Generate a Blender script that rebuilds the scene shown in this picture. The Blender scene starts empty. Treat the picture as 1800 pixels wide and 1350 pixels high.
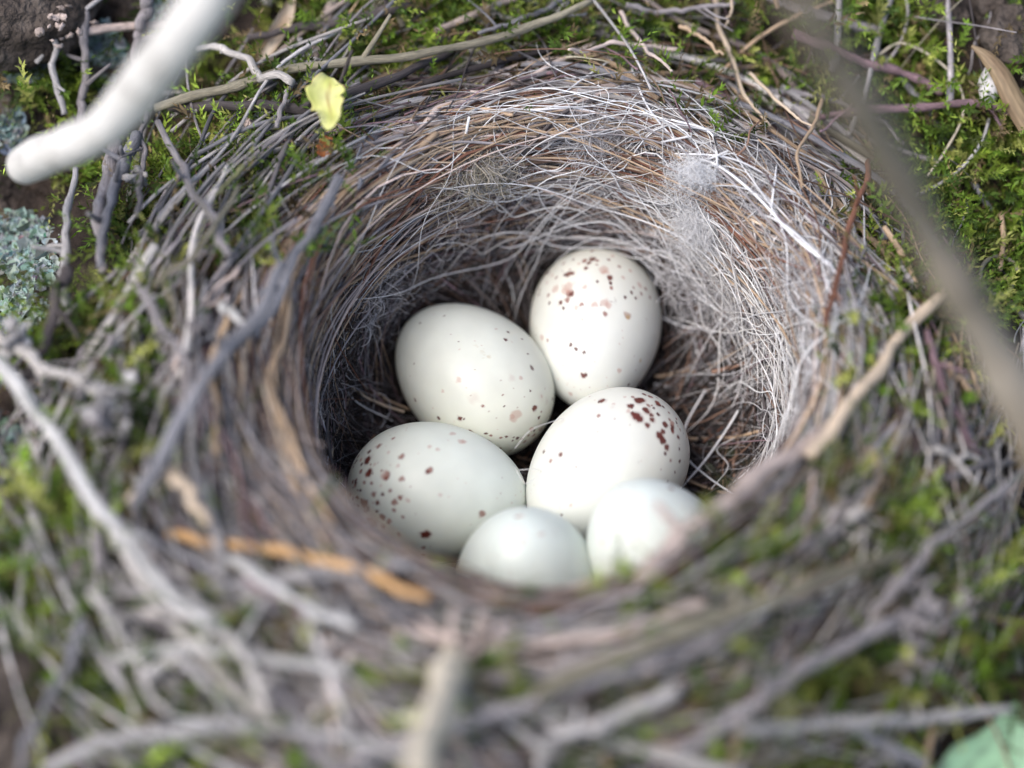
import bpy, math
import numpy as np
from mathutils import Vector, Matrix

rng = np.random.default_rng(7)
S = 0.01                       # everything below is planned in centimetres, meshes are stored in metres
SC = bpy.context.scene
COL = SC.collection

# ------------------------------------------------------------------ camera
ELEV = math.radians(58)
XR = np.array([1.0, 0, 0])
XU = np.array([0, math.sin(ELEV), math.cos(ELEV)])
XD = np.array([0, math.cos(ELEV), -math.sin(ELEV)])
TGT = np.array([-0.5, 0.9, -1.8])
DIST = 29.0
CAM = TGT - DIST * XD
cam = bpy.data.cameras.new("camera"); cam_o = bpy.data.objects.new("camera", cam); COL.objects.link(cam_o)
cam.lens = 100; cam.sensor_width = 36; cam.clip_start = 0.005; cam.clip_end = 60
cam_o.location = Vector(CAM * S)
cam_o.rotation_euler = Vector(XD).to_track_quat('-Z', 'Y').to_euler()
cam.dof.use_dof = True; cam.dof.focus_distance = 28.35 * S
cam.dof.aperture_fstop = 7.6; cam.dof.aperture_blades = 0
SC.camera = cam_o

# ------------------------------------------------------------------ light
SUN_DIR = np.array([-0.50, -0.18, 0.84]); SUN_DIR /= np.linalg.norm(SUN_DIR)
w = bpy.data.worlds.new("World"); SC.world = w; w.use_nodes = True
nt = w.node_tree; bg = nt.nodes['Background']
sky = nt.nodes.new('ShaderNodeTexSky'); sky.sky_type = 'NISHITA'; sky.sun_disc = False
sky.sun_elevation = math.asin(SUN_DIR[2]); sky.sun_rotation = math.atan2(SUN_DIR[0], SUN_DIR[1])
sky.dust_density = 3.0; sky.air_density = 1.0
nt.links.new(sky.outputs[0], bg.inputs[0]); bg.inputs[1].default_value = 0.125
sun = bpy.data.lights.new("sun", 'SUN'); sun_o = bpy.data.objects.new("sun", sun); COL.objects.link(sun_o)
sun.energy = 1.7; sun.angle = math.radians(45); sun.color = (1.0, 0.97, 0.94)
sun_o.rotation_euler = Vector(SUN_DIR).to_track_quat('Z', 'Y').to_euler()
sun_o.location = Vector(SUN_DIR * 1.5)
SC.view_settings.view_transform = 'Standard'; SC.view_settings.look = 'None'
SC.view_settings.exposure = 0.77; SC.view_settings.gamma = 1.0
SC.render.engine = 'CYCLES'
SC.cycles.use_denoising = True
SC.cycles.max_bounces = 8

# ------------------------------------------------------------------ picture geometry helpers
FP = 5000.0
def ray(px, py):
    px = np.asarray(px, float); py = np.asarray(py, float)
    return XD + ((px - 900) / FP)[..., None] * XR + ((675 - py) / FP)[..., None] * XU
def at_depth(px, py, d):
    return CAM + np.asarray(d, float)[..., None] * ray(px, py)
def project(P):
    rel = P - CAM; d = rel @ XD
    return 900 + FP * (rel @ XR) / d, 675 - FP * (rel @ XU) / d, d

def R_of(th):
    rx = 2.66 - 0.07 * np.cos(th); ry = 2.72 + 0.03 * np.sin(th)
    rq = 0.28 * np.clip(np.cos(th + 0.75), 0, 1) ** 4
    return -rq + np.sqrt((rx * np.cos(th)) ** 2 + (ry * np.sin(th)) ** 2)
def zr_of(th):
    return 0.15 - 0.12 * np.sin(th) - 0.18 * np.cos(th) ** 2 - 0.14 * np.cos(th) + 0.04 * np.sin(5 * th + 1) + 0.03 * np.sin(9 * th)
ZF = -2.52
def pw(th): return 6.5 - 3.0 * np.clip(np.sin(th), 0, 1) ** 1.5
def smax(a, b, k):
    h = np.clip(0.5 + 0.5 * (a - b) / k, 0, 1)
    return b * (1 - h) + a * h + k * h * (1 - h)
def lump(x, y, f=1.0):
    return (np.sin(1.7 * f * x + 0.6 * np.sin(2.3 * f * y)) * np.sin(1.9 * f * y + 1.1 + 0.7 * np.sin(1.3 * f * x))
            + 0.5 * np.sin(4.1 * f * x + 2.0 + np.sin(3.1 * f * y)) * np.sin(3.7 * f * y + np.sin(4.3 * f * x)))
def support(x, y):
    z = -2.6 + 0.5 * y + 0.11 * np.maximum(np.abs(x) - 2, 0) + 0.25 * lump(x, y, 0.6)
    r2 = np.sqrt(x * x * 0.6 + y * y)
    z = z - 0.05 * np.maximum(r2 - 7, 0) ** 2                       # the trunk rounds off away from the nest
    dr = np.clip((x - 2.5) / 3, 0, 1) * np.clip((-y - 1.5) / 3, 0, 1)
    return z - 3.0 * dr
def height(x, y):
    r = np.hypot(x, y); th = np.arctan2(y, x)
    R = R_of(th); zr = zr_of(th); t = np.clip(r / R, 0, 1)
    zin = ZF + (zr - ZF) * (1 - np.sqrt(np.maximum(1 - t ** pw(th), 0)))
    d = np.maximum(r - R, 0)
    zout = zr - (0.62 - 0.24 * np.clip(-np.cos(th), 0, 1)) * d * d / (d + 0.7) + 0.10 * lump(x, y, 1.0) * np.clip(d, 0, 1)
    zo = smax(zout, support(x, y), 0.5)
    return np.where(r < R, zin, zo)
def hit(px, py, h=0.0):
    px = np.atleast_1d(np.asarray(px, float)); py = np.atleast_1d(np.asarray(py, float))
    ds = np.linspace(21, 42, 700)
    r = ray(px, py)
    P = CAM + ds[None, :, None] * r[:, None, :]
    f = P[..., 2] - height(P[..., 0], P[..., 1]) - np.reshape(np.broadcast_to(h, px.shape), (-1, 1))
    neg = f < 0
    i = np.where(neg.any(1), neg.argmax(1), len(ds) - 1); i = np.maximum(i, 1)
    k = np.arange(len(px)); f0 = f[k, i - 1]; f1 = f[k, i]
    u = np.clip(f0 / np.where(abs(f0 - f1) < 1e-9, 1, f0 - f1), 0, 1)
    d = ds[i - 1] + u * (ds[1] - ds[0])
    return CAM + d[:, None] * r, d
def cup(th, a, off=0.0):
    """point on the cup; a 0..pi/2 is the inside from floor to rim, beyond that the outer flank; off is the stand-off"""
    th, a = np.broadcast_arrays(th, a)
    def base(th, a):
        R = R_of(th); zr = zr_of(th)
        ai = np.clip(a, 0, math.pi / 2); t = np.power(np.sin(ai) + 1e-9, 2 / pw(th))
        d = np.maximum(a - math.pi / 2, 0) * 1.1
        z = ZF + (zr - ZF) * (1 - np.cos(ai)) - 0.62 * d * d / (d + 0.7)
        r = R * t + d
        return np.stack([r * np.cos(th), r * np.sin(th), z], -1)
    P = base(th, a); e = 1e-2
    da = base(th, a + e) - base(th, np.maximum(a - e, 0.0)); dt = base(th + e, a) - base(th - e, a)
    n = np.cross(da, dt); n /= np.linalg.norm(n, axis=-1, keepdims=True) + 1e-9
    n *= np.sign(-(n[..., :1] * P[..., :1] + n[..., 1:2] * P[..., 1:2]) + 3 * n[..., 2:3] + 1e-6)
    return P + n * np.asarray(off)[..., None], n

# ------------------------------------------------------------------ materials
def new_mat(name):
    m = bpy.data.materials.new(name); m.use_nodes = True
    return m, m.node_tree, m.node_tree.nodes['Principled BSDF']
def fibre_mat(name, rough, spec, bump, streak, sub=0.0):
    m, t, p = new_mat(name); N, L = t.nodes, t.links
    at = N.new('ShaderNodeAttribute'); at.attribute_name = 'Col'
    uv = N.new('ShaderNodeAttribute'); uv.attribute_name = 'suv'
    mp = N.new('ShaderNodeMapping'); mp.inputs['Scale'].default_value = (9, 9, 1.6)
    L.new(uv.outputs['Vector'], mp.inputs[0])
    n1 = N.new('ShaderNodeTexNoise'); n1.inputs['Scale'].default_value = 3.0; n1.inputs['Detail'].default_value = 5
    L.new(mp.outputs[0], n1.inputs['Vector'])
    n2 = N.new('ShaderNodeTexNoise'); n2.inputs['Scale'].default_value = 1.4; n2.inputs['Detail'].default_value = 3
    L.new(uv.outputs['Vector'], n2.inputs['Vector'])
    r1 = N.new('ShaderNodeMapRange'); r1.inputs[1].default_value = .3; r1.inputs[2].default_value = .7
    r1.inputs[3].default_value = 1 - streak; r1.inputs[4].default_value = 1 + streak * .7
    L.new(n1.outputs[0], r1.inputs[0])
    r2 = N.new('ShaderNodeMapRange'); r2.inputs[1].default_value = .3; r2.inputs[2].default_value = .7
    r2.inputs[3].default_value = 1 - streak * .8; r2.inputs[4].default_value = 1 + streak * .5
    L.new(n2.outputs[0], r2.inputs[0])
    mu = N.new('ShaderNodeMath'); mu.operation = 'MULTIPLY'
    L.new(r1.outputs[0], mu.inputs[0]); L.new(r2.outputs[0], mu.inputs[1])
    vm = N.new('ShaderNodeVectorMath'); vm.operation = 'SCALE'
    L.new(at.outputs['Color'], vm.inputs[0]); L.new(mu.outputs[0], vm.inputs['Scale'])
    L.new(vm.outputs[0], p.inputs['Base Color'])
    p.inputs['Roughness'].default_value = rough; p.inputs['Specular IOR Level'].default_value = spec
    if bump:
        b = N.new('ShaderNodeBump'); b.inputs['Strength'].default_value = bump; b.inputs['Distance'].default_value = 0.0002
        L.new(n1.outputs[0], b.inputs['Height']); L.new(b.outputs[0], p.inputs['Normal'])
    return m
M_TWIG = fibre_mat('twig_bark', .75, .25, .8, .5)
M_STRAW = fibre_mat('dry_grass', .6, .35, .3, .25)
M_HAIR = fibre_mat('animal_hair', .45, .5, 0, .15)

def leaf_mat(name, rough=.55, trans=.25):
    m, t, p = new_mat(name); N, L = t.nodes, t.links
    at = N.new('ShaderNodeAttribute'); at.attribute_name = 'Col'
    L.new(at.outputs['Color'], p.inputs['Base Color'])
    p.inputs['Roughness'].default_value = rough; p.inputs['Specular IOR Level'].default_value = .35
    tr = N.new('ShaderNodeBsdfTranslucent'); L.new(at.outputs['Color'], tr.inputs[0])
    mx = N.new('ShaderNodeMixShader'); mx.inputs[0].default_value = trans
    L.new(p.outputs[0], mx.inputs[1]); L.new(tr.outputs[0], mx.inputs[2])
    L.new(mx.outputs[0], N['Material Output'].inputs[0])
    return m
M_MOSS = leaf_mat('moss_leaf')

def surf_mat(name, cols, scale, rough=.85, bump=.8, dist=.001, spec=.2, detail=8):
    m, t, p = new_mat(name); N, L = t.nodes, t.links
    co = N.new('ShaderNodeTexCoord')
    n = N.new('ShaderNodeTexNoise'); n.inputs['Scale'].default_value = scale; n.inputs['Detail'].default_value = detail
    n.inputs['Roughness'].default_value = .65
    L.new(co.outputs['Object'], n.inputs['Vector'])
    cr = N.new('ShaderNodeValToRGB'); e = cr.color_ramp.elements
    while len(e) < len(cols): e.new(.5)
    for k, (pos, c) in enumerate(cols):
        e[k].position = pos; e[k].color = (*c, 1)
    L.new(n.outputs[0], cr.inputs[0]); L.new(cr.outputs[0], p.inputs['Base Color'])
    n2 = N.new('ShaderNodeTexNoise'); n2.inputs['Scale'].default_value = scale * 3; n2.inputs['Detail'].default_value = 6
    L.new(co.outputs['Object'], n2.inputs['Vector'])
    b = N.new('ShaderNodeBump'); b.inputs['Strength'].default_value = bump; b.inputs['Distance'].default_value = dist
    L.new(n2.outputs[0], b.inputs['Height']); L.new(b.outputs[0], p.inputs['Normal'])
    p.inputs['Roughness'].default_value = rough; p.inputs['Specular IOR Level'].default_value = spec
    return m
M_BARK = surf_mat('trunk_bark', [(.28, (.012, .009, .008)), (.44, (.04, .03, .025)), (.57, (.10, .08, .07)), (.72, (.24, .21, .19))], 160, bump=1.0, dist=.004)
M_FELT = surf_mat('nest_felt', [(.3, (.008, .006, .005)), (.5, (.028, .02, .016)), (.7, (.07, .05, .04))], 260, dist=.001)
M_PALE = surf_mat('bleached_wood', [(.3, (.34, .32, .31)), (.44, (.62, .60, .57)), (.7, (.71, .69, .67))], 160, rough=.7, bump=.5, dist=.0005)
M_STEM = surf_mat('stem_bark', [(.3, (.10, .08, .065)), (.5, (.28, .235, .185)), (.7, (.42, .37, .31))], 60, rough=.7, bump=.4, dist=.0006)
M_STONE = surf_mat('pale_stone', [(.35, (.38, .36, .35)), (.5, (.56, .54, .53)), (.65, (.68, .66, .66))], 300, rough=.6, bump=.3, dist=.0003)
M_GRASS = surf_mat('far_grass', [(.3, (.05, .07, .03)), (.5, (.10, .13, .06)), (.7, (.15, .18, .09))], 2.0, bump=.2, dist=.02)

# ------------------------------------------------------------------ mesh building
def mesh_obj(name, V, F, mat, parent=None, cols=None, suv=None, smooth=True, loc=None):
    """V in cm (world), F (n,3) or (n,4) array or list of such; linked as ONE object"""
    V = np.asarray(V, float)
    org = np.zeros(3)
    if parent is not None:
        org = np.array(parent['_org'])
    elif loc is not None:
        org = np.asarray(loc, float)
    me = bpy.data.meshes.new(name)
    Fs = F if isinstance(F, list) else [F]
    nl = sum(f.size for f in Fs); nf = sum(len(f) for f in Fs)
    me.vertices.add(len(V)); me.vertices.foreach_set('co', ((V - org) * S).astype(np.float32).ravel())
    me.loops.add(nl); me.loops.foreach_set('vertex_index', np.concatenate([f.ravel() for f in Fs]).astype(np.int32))
    tot = np.concatenate([np.full(len(f), f.shape[1]) for f in Fs]); st = np.concatenate([[0], np.cumsum(tot)[:-1]])
    me.polygons.add(nf); me.polygons.foreach_set('loop_start', st.astype(np.int32))
    me.polygons.foreach_set('use_smooth', np.full(nf, smooth))
    if cols is not None:
        c = np.ones((len(V), 4), np.float32); c[:, :3] = np.clip(cols, 0, 1)
        a = me.attributes.new('Col', 'FLOAT_COLOR', 'POINT'); a.data.foreach_set('color', c.ravel())
    if suv is not None:
        a = me.attributes.new('suv', 'FLOAT_VECTOR', 'POINT'); a.data.foreach_set('vector', np.asarray(suv, np.float32).ravel())
    me.update(calc_edges=True); me.validate()
    me.materials.append(mat)
    o = bpy.data.objects.new(name, me); COL.objects.link(o)
    if parent is not None:
        o.parent = parent; o['_org'] = [float(v) for v in org]
    else:
        o.location = Vector(org * S); o['_org'] = [float(v) for v in org]
    return o
def tag(o, label=None, cat=None, group=None, kind=None):
    for k, v in (('label', label), ('category', cat), ('group', group), ('kind', kind)):
        if v: o[k] = v
    return o
def empty(name, loc):
    o = bpy.data.objects.new(name, None); COL.objects.link(o); o.empty_display_size = .01
    o.location = Vector(np.asarray(loc, float) * S); o['_org'] = [float(v) for v in loc]
    return o

def tubes(P, rad, K, col, flat=1.0):
    """P (N,M,3) centre lines, rad (N,M), col (N,3) -> V, F, cols, suv"""
    N, M, _ = P.shape
    T = np.gradient(P, axis=1); T /= np.linalg.norm(T, axis=-1, keepdims=True) + 1e-9
    # duplicated end points (caps) give zero tangents: borrow the neighbour's
    T[:, 0] = T[:, 1]; T[:, -1] = T[:, -2]
    ref = rng.normal(size=(N, 1, 3)); chord = P[:, -1:] - P[:, :1]
    ref = np.cross(chord + 1e-6, ref); ref = np.broadcast_to(ref, P.shape)
    n = np.cross(T, ref); ln = np.linalg.norm(n, axis=-1, keepdims=True)
    n = n / (ln + 1e-9); b = np.cross(T, n)
    ang = np.arange(K) * 2 * math.pi / K
    c, s = np.cos(ang), np.sin(ang) * flat
    ring = n[:, :, None, :] * c[None, None, :, None] + b[:, :, None, :] * s[None, None, :, None]
    V = P[:, :, None, :] + ring * rad[:, :, None, None]
    seg = np.linalg.norm(np.diff(P, axis=1), axis=-1); ln = np.concatenate([np.zeros((N, 1)), np.cumsum(seg, 1)], 1)
    ofs = rng.uniform(0, 60, (N, 1, 1))
    suv = np.stack([np.broadcast_to(c, (N, M, K)) * np.maximum(rad, .01)[:, :, None] * 8 + ofs, np.broadcast_to(s, (N, M, K)) * np.maximum(rad, .01)[:, :, None] * 8 + ofs * .7,
                    np.broadcast_to(ln[:, :, None], (N, M, K)) + ofs], -1)
    idx = np.arange(N * M * K).reshape(N, M, K)
    a = idx[:, :-1, :]; d = idx[:, 1:, :]
    F = np.stack([a, np.roll(a, -1, 2), np.roll(d, -1, 2), d], -1).reshape(-1, 4)
    C = np.broadcast_to(np.asarray(col)[:, None, None, :] if np.ndim(col) == 2 else np.asarray(col)[:, :, None, :], (N, M, K, 3))
    return V.reshape(-1, 3), F, C.reshape(-1, 3), suv.reshape(-1, 3)
def merge(parts):
    Vs, Fs, Cs, Us, o = [], [], [], [], 0
    for V, F, C, U in parts:
        Vs.append(V); Fs.append(F + o); Cs.append(C); Us.append(U); o += len(V)
    return np.concatenate(Vs), np.concatenate(Fs), np.concatenate(Cs), np.concatenate(Us)

def spline(p, n):
    """Catmull-Rom through the rows of p, n samples"""
    p = np.asarray(p, float)
    if len(p) == 2: p = np.stack([p[0], (p[0] + p[1]) / 2, p[1]])
    q = np.concatenate([[2 * p[0] - p[1]], p, [2 * p[-1] - p[-2]]])
    u = np.linspace(0, len(p) - 1 - 1e-6, n); i = u.astype(int); t = (u - i)[:, None]
    a, b, c, d = q[i], q[i + 1], q[i + 2], q[i + 3]
    return .5 * (2 * b + (c - a) * t + (2 * a - 5 * b + 4 * c - d) * t ** 2 + (3 * b - a - 3 * c + d) * t ** 3)
def trace(pts, h, n=40, stiff=2, depths=None):
    q = spline(pts, n); s = np.linspace(0, 1, n)
    if depths is not None:
        d = np.interp(s, np.linspace(0, 1, len(depths)), depths)
    else:
        _, d = hit(q[:, 0], q[:, 1], h)
        c = np.polynomial.polynomial.polyfit(s, d, min(stiff, n - 1)); fit = np.polynomial.polynomial.polyval(s, c)
        d = fit - np.clip(np.percentile(fit - d, 85), 0, .35)
    return at_depth(q[:, 0], q[:, 1], d), d
def wobble(n, amp, f):
    s = np.linspace(0, 1, n)
    return sum(amp / (k + 1) * np.sin(2 * math.pi * f * (k + 1) * s + rng.uniform(0, 7)) for k in range(3))
def cap(P, r):
    P = np.concatenate([P[:1], P, P[-1:]]); r = np.concatenate([[r[0] * .02], r, [r[-1] * .02]])
    return P, r

# palette (real surface colours)
C_ = dict(grey=(.33, .30, .305), lgrey=(.47, .445, .44), blue=(.25, .245, .265), dark=(.10, .085, .085), pale=(.57, .53, .50), white=(.70, .68, .66),
          tan=(.46, .33, .22), ltan=(.58, .46, .34), pink=(.53, .43, .385), mauve=(.26, .17, .19), brown=(.20, .12, .085), red=(.22, .10, .065),
          orange=(.52, .31, .14), green=(.24, .24, .12), straw=(.60, .53, .42), black=(.03, .022, .02), hair=(.66, .65, .67), snow=(.86, .85, .86), olive=(.30, .27, .2))

# ------------------------------------------------------------------ setting: far ground, tree trunk
g = 400
gx, gy = np.meshgrid(np.linspace(-g * 12, g * 12, 60), np.linspace(-g * 12, g * 12, 60))
gz = -130 + 4 * np.sin(gx / 300) * np.cos(gy / 260)
I = np.arange(3600).reshape(60, 60)
F = np.stack([I[:-1, :-1], I[:-1, 1:], I[1:, 1:], I[1:, :-1]], -1).reshape(-1, 4)
tag(mesh_obj('ground', np.stack([gx, gy, gz], -1).reshape(-1, 3), F, M_GRASS), kind='structure')

n = 260
u = np.linspace(-1, 1, n); u = np.sign(u) * np.abs(u) ** 1.5 * 16
tx, ty = np.meshgrid(u, u)
tz = support(tx, ty) + .10 * lump(tx * 3, ty * 3) + .06 * np.abs(lump(tx * 6.1, ty * 5.3)) - .25
rr = np.hypot(tx, ty)
inside = rr < R_of(np.arctan2(ty, tx)) + 1.2
tz = np.where(inside, np.minimum(tz, -2.9), tz)
tz = np.maximum(tz, -128)
I = np.arange(n * n).reshape(n, n)
F = np.stack([I[:-1, :-1], I[:-1, 1:], I[1:, 1:], I[1:, :-1]], -1).reshape(-1, 4)
# skirt down so that the trunk is a solid body
Vt = np.stack([tx, ty, tz], -1).reshape(-1, 3)
loop = np.concatenate([I[0, :], I[1:, -1], I[-1, -2::-1], I[-2:0:-1, 0]])
low = Vt[loop].copy(); low[:, :2] *= 1.1; low[:, 2] = -131
i2 = len(Vt) + np.arange(len(loop))
Fs = np.stack([loop, i2, np.roll(i2, -1), np.roll(loop, -1)], -1)
trunk = mesh_obj('tree_trunk', np.concatenate([Vt, low]), np.concatenate([F, Fs]), M_BARK)
tag(trunk, 'dark rough tree bark with pale lichen, showing behind the nest at the far left', 'tree')

# lichen crust: many small tilted flakes in patches
def px_scatter(ells, dens):
    out = []
    for cx, cy, rx, ry, k in ells:
        m = int(k * dens); a = rng.uniform(0, 2 * math.pi, m); r = np.sqrt(rng.uniform(0, 1, m))
        out.append(np.stack([cx + rx * r * np.cos(a), cy + ry * r * np.sin(a)], -1))
    return np.concatenate(out)
pp = px_scatter([(30, 430, 70, 60, 1.3), (60, 470, 40, 40, .8), (20, 545, 60, 40, .9), (40, 115, 50, 30, .8), (185, 95, 35, 60, .8), (20, 230, 25, 40, .5),
                 (1765, 55, 30, 40, .4), (20, 800, 50, 60, .7), (20, 960, 30, 60, .6), (15, 1110, 25, 40, .5), (300, 30, 40, 40, .5)], 430)
P, _ = hit(pp[:, 0], pp[:, 1], .03)
n = len(P); K = 7
nrm = np.array([0, -.4, .9]) + rng.normal(0, .45, (n, 3)); nrm /= np.linalg.norm(nrm, axis=1, keepdims=True)
t1 = np.cross(nrm, rng.normal(size=(n, 3))); t1 /= np.linalg.norm(t1, axis=1, keepdims=True); t2 = np.cross(nrm, t1)
rad = rng.lognormal(-3.5, .45, n)
ang = np.arange(K) * 2 * math.pi / K
rk = rad[:, None] * rng.uniform(.6, 1.25, (n, K))
ring = P[:, None] + t1[:, None] * (rk * np.cos(ang))[..., None] + t2[:, None] * (rk * np.sin(ang))[..., None] + nrm[:, None] * (rad[:, None] * rng.uniform(0, .7, (n, K)))[..., None]
V = np.concatenate([P[:, None], ring], 1)
idx = np.arange(n)[:, None] * (K + 1)
F = np.stack([np.broadcast_to(idx, (n, K)), idx + 1 + np.arange(K), idx + 1 + (np.arange(K) + 1) % K], -1).reshape(-1, 3)
c = np.array([.36, .44, .42]) * rng.uniform(.25, 1.3, (n, 1)) + rng.normal(0, .03, (n, 3))
lich = mesh_obj('lichen', V.reshape(-1, 3), F, leaf_mat('lichen_crust', .9, .05), trunk, np.repeat(c, K + 1, 0), smooth=False)
lich['kind'] = 'stuff'

# bark chunks seen beyond the moss at the top right corner, part of the trunk
def blob(center, size, rot, mat, name, parent=None, rough=.25, seed=0, sub=4, freq=1.0):
    import bmesh
    bm = bmesh.new(); bmesh.ops.create_icosphere(bm, subdivisions=sub, radius=1.0)
    V = np.array([v.co[:] for v in bm.verts]); F = np.array([[v.index for v in f.verts] for f in bm.faces]); bm.free()
    k = V * 2.1 * freq + seed * 3.7
    d = np.sin(k[:, 0] + np.sin(k[:, 1] * 1.7)) * np.sin(k[:, 1] * 1.3 + np.sin(k[:, 2] * 2)) + .6 * np.sin(k[:, 2] * 2.9 + k[:, 0] * 2.1) * np.sin(k[:, 1] * 3.3 + seed)
    V = V * (1 + rough * d)[:, None] * np.asarray(size)
    Rm = np.array(Matrix.Rotation(rot[0], 3, 'X') @ Matrix.Rotation(rot[1], 3, 'Y') @ Matrix.Rotation(rot[2], 3, 'Z'))
    return V @ Rm.T + np.asarray(center), F
M_PLATE = surf_mat('bark_plate', [(.3, (.025, .02, .018)), (.5, (.085, .068, .058)), (.7, (.18, .15, .13))], 200, bump=1.0, dist=.003)
for px, py, sz, h in ((1655, 10, (.22, .42, .25), .1), (1745, -5, (.30, .25, .25), .0), (1775, 65, (.32, .3, .25), .0), (40, 30, (.8, .55, .4), .2), (35, 1290, (.62, .75, .4), .25)):
    c, _ = hit(px, py, h)
    V, F = blob(c[0], sz, (.5, .2, px * .01), None, '', seed=px * .1, rough=.16)
    mesh_obj('bark_plate', V, F, M_PLATE, trunk)

# ------------------------------------------------------------------ nest: root and felt cup
nest = empty('bird_nest', (0, 0, ZF - .3))
tag(nest, 'round cup shaped bird nest woven from twigs, dry grass and pale hair', 'nest')
TH = np.linspace(0, 2 * math.pi, 241)[:-1]
prof = np.concatenate([np.linspace(.0, 1, 26) ** 1.4 * math.pi / 2, math.pi / 2 + np.linspace(.04, 3.6, 40)])
tt, aa = np.meshgrid(TH, prof)
Pc, nn = cup(tt, aa)
out = aa > math.pi / 2
hh = height(Pc[..., 0], Pc[..., 1])
Pc[..., 2] = np.where(out, np.where(aa > 2.2, hh, Pc[..., 2]), Pc[..., 2])
Pc += nn * (.05 * lump(tt * 9, aa * 8) * 1.0)[..., None]
edge = np.clip((aa - 4.6) / .5, 0, 1); Pc[..., 2] -= edge * 1.0
nr, nc = tt.shape
I = np.arange(nr * nc).reshape(nr, nc)
F = np.stack([I[:-1], np.roll(I[:-1], -1, 1), np.roll(I[1:], -1, 1), I[1:]], -1).reshape(-1, 4)
mesh_obj('cup_wall', Pc.reshape(-1, 3), F[:, ::-1], M_FELT, nest)

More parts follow.
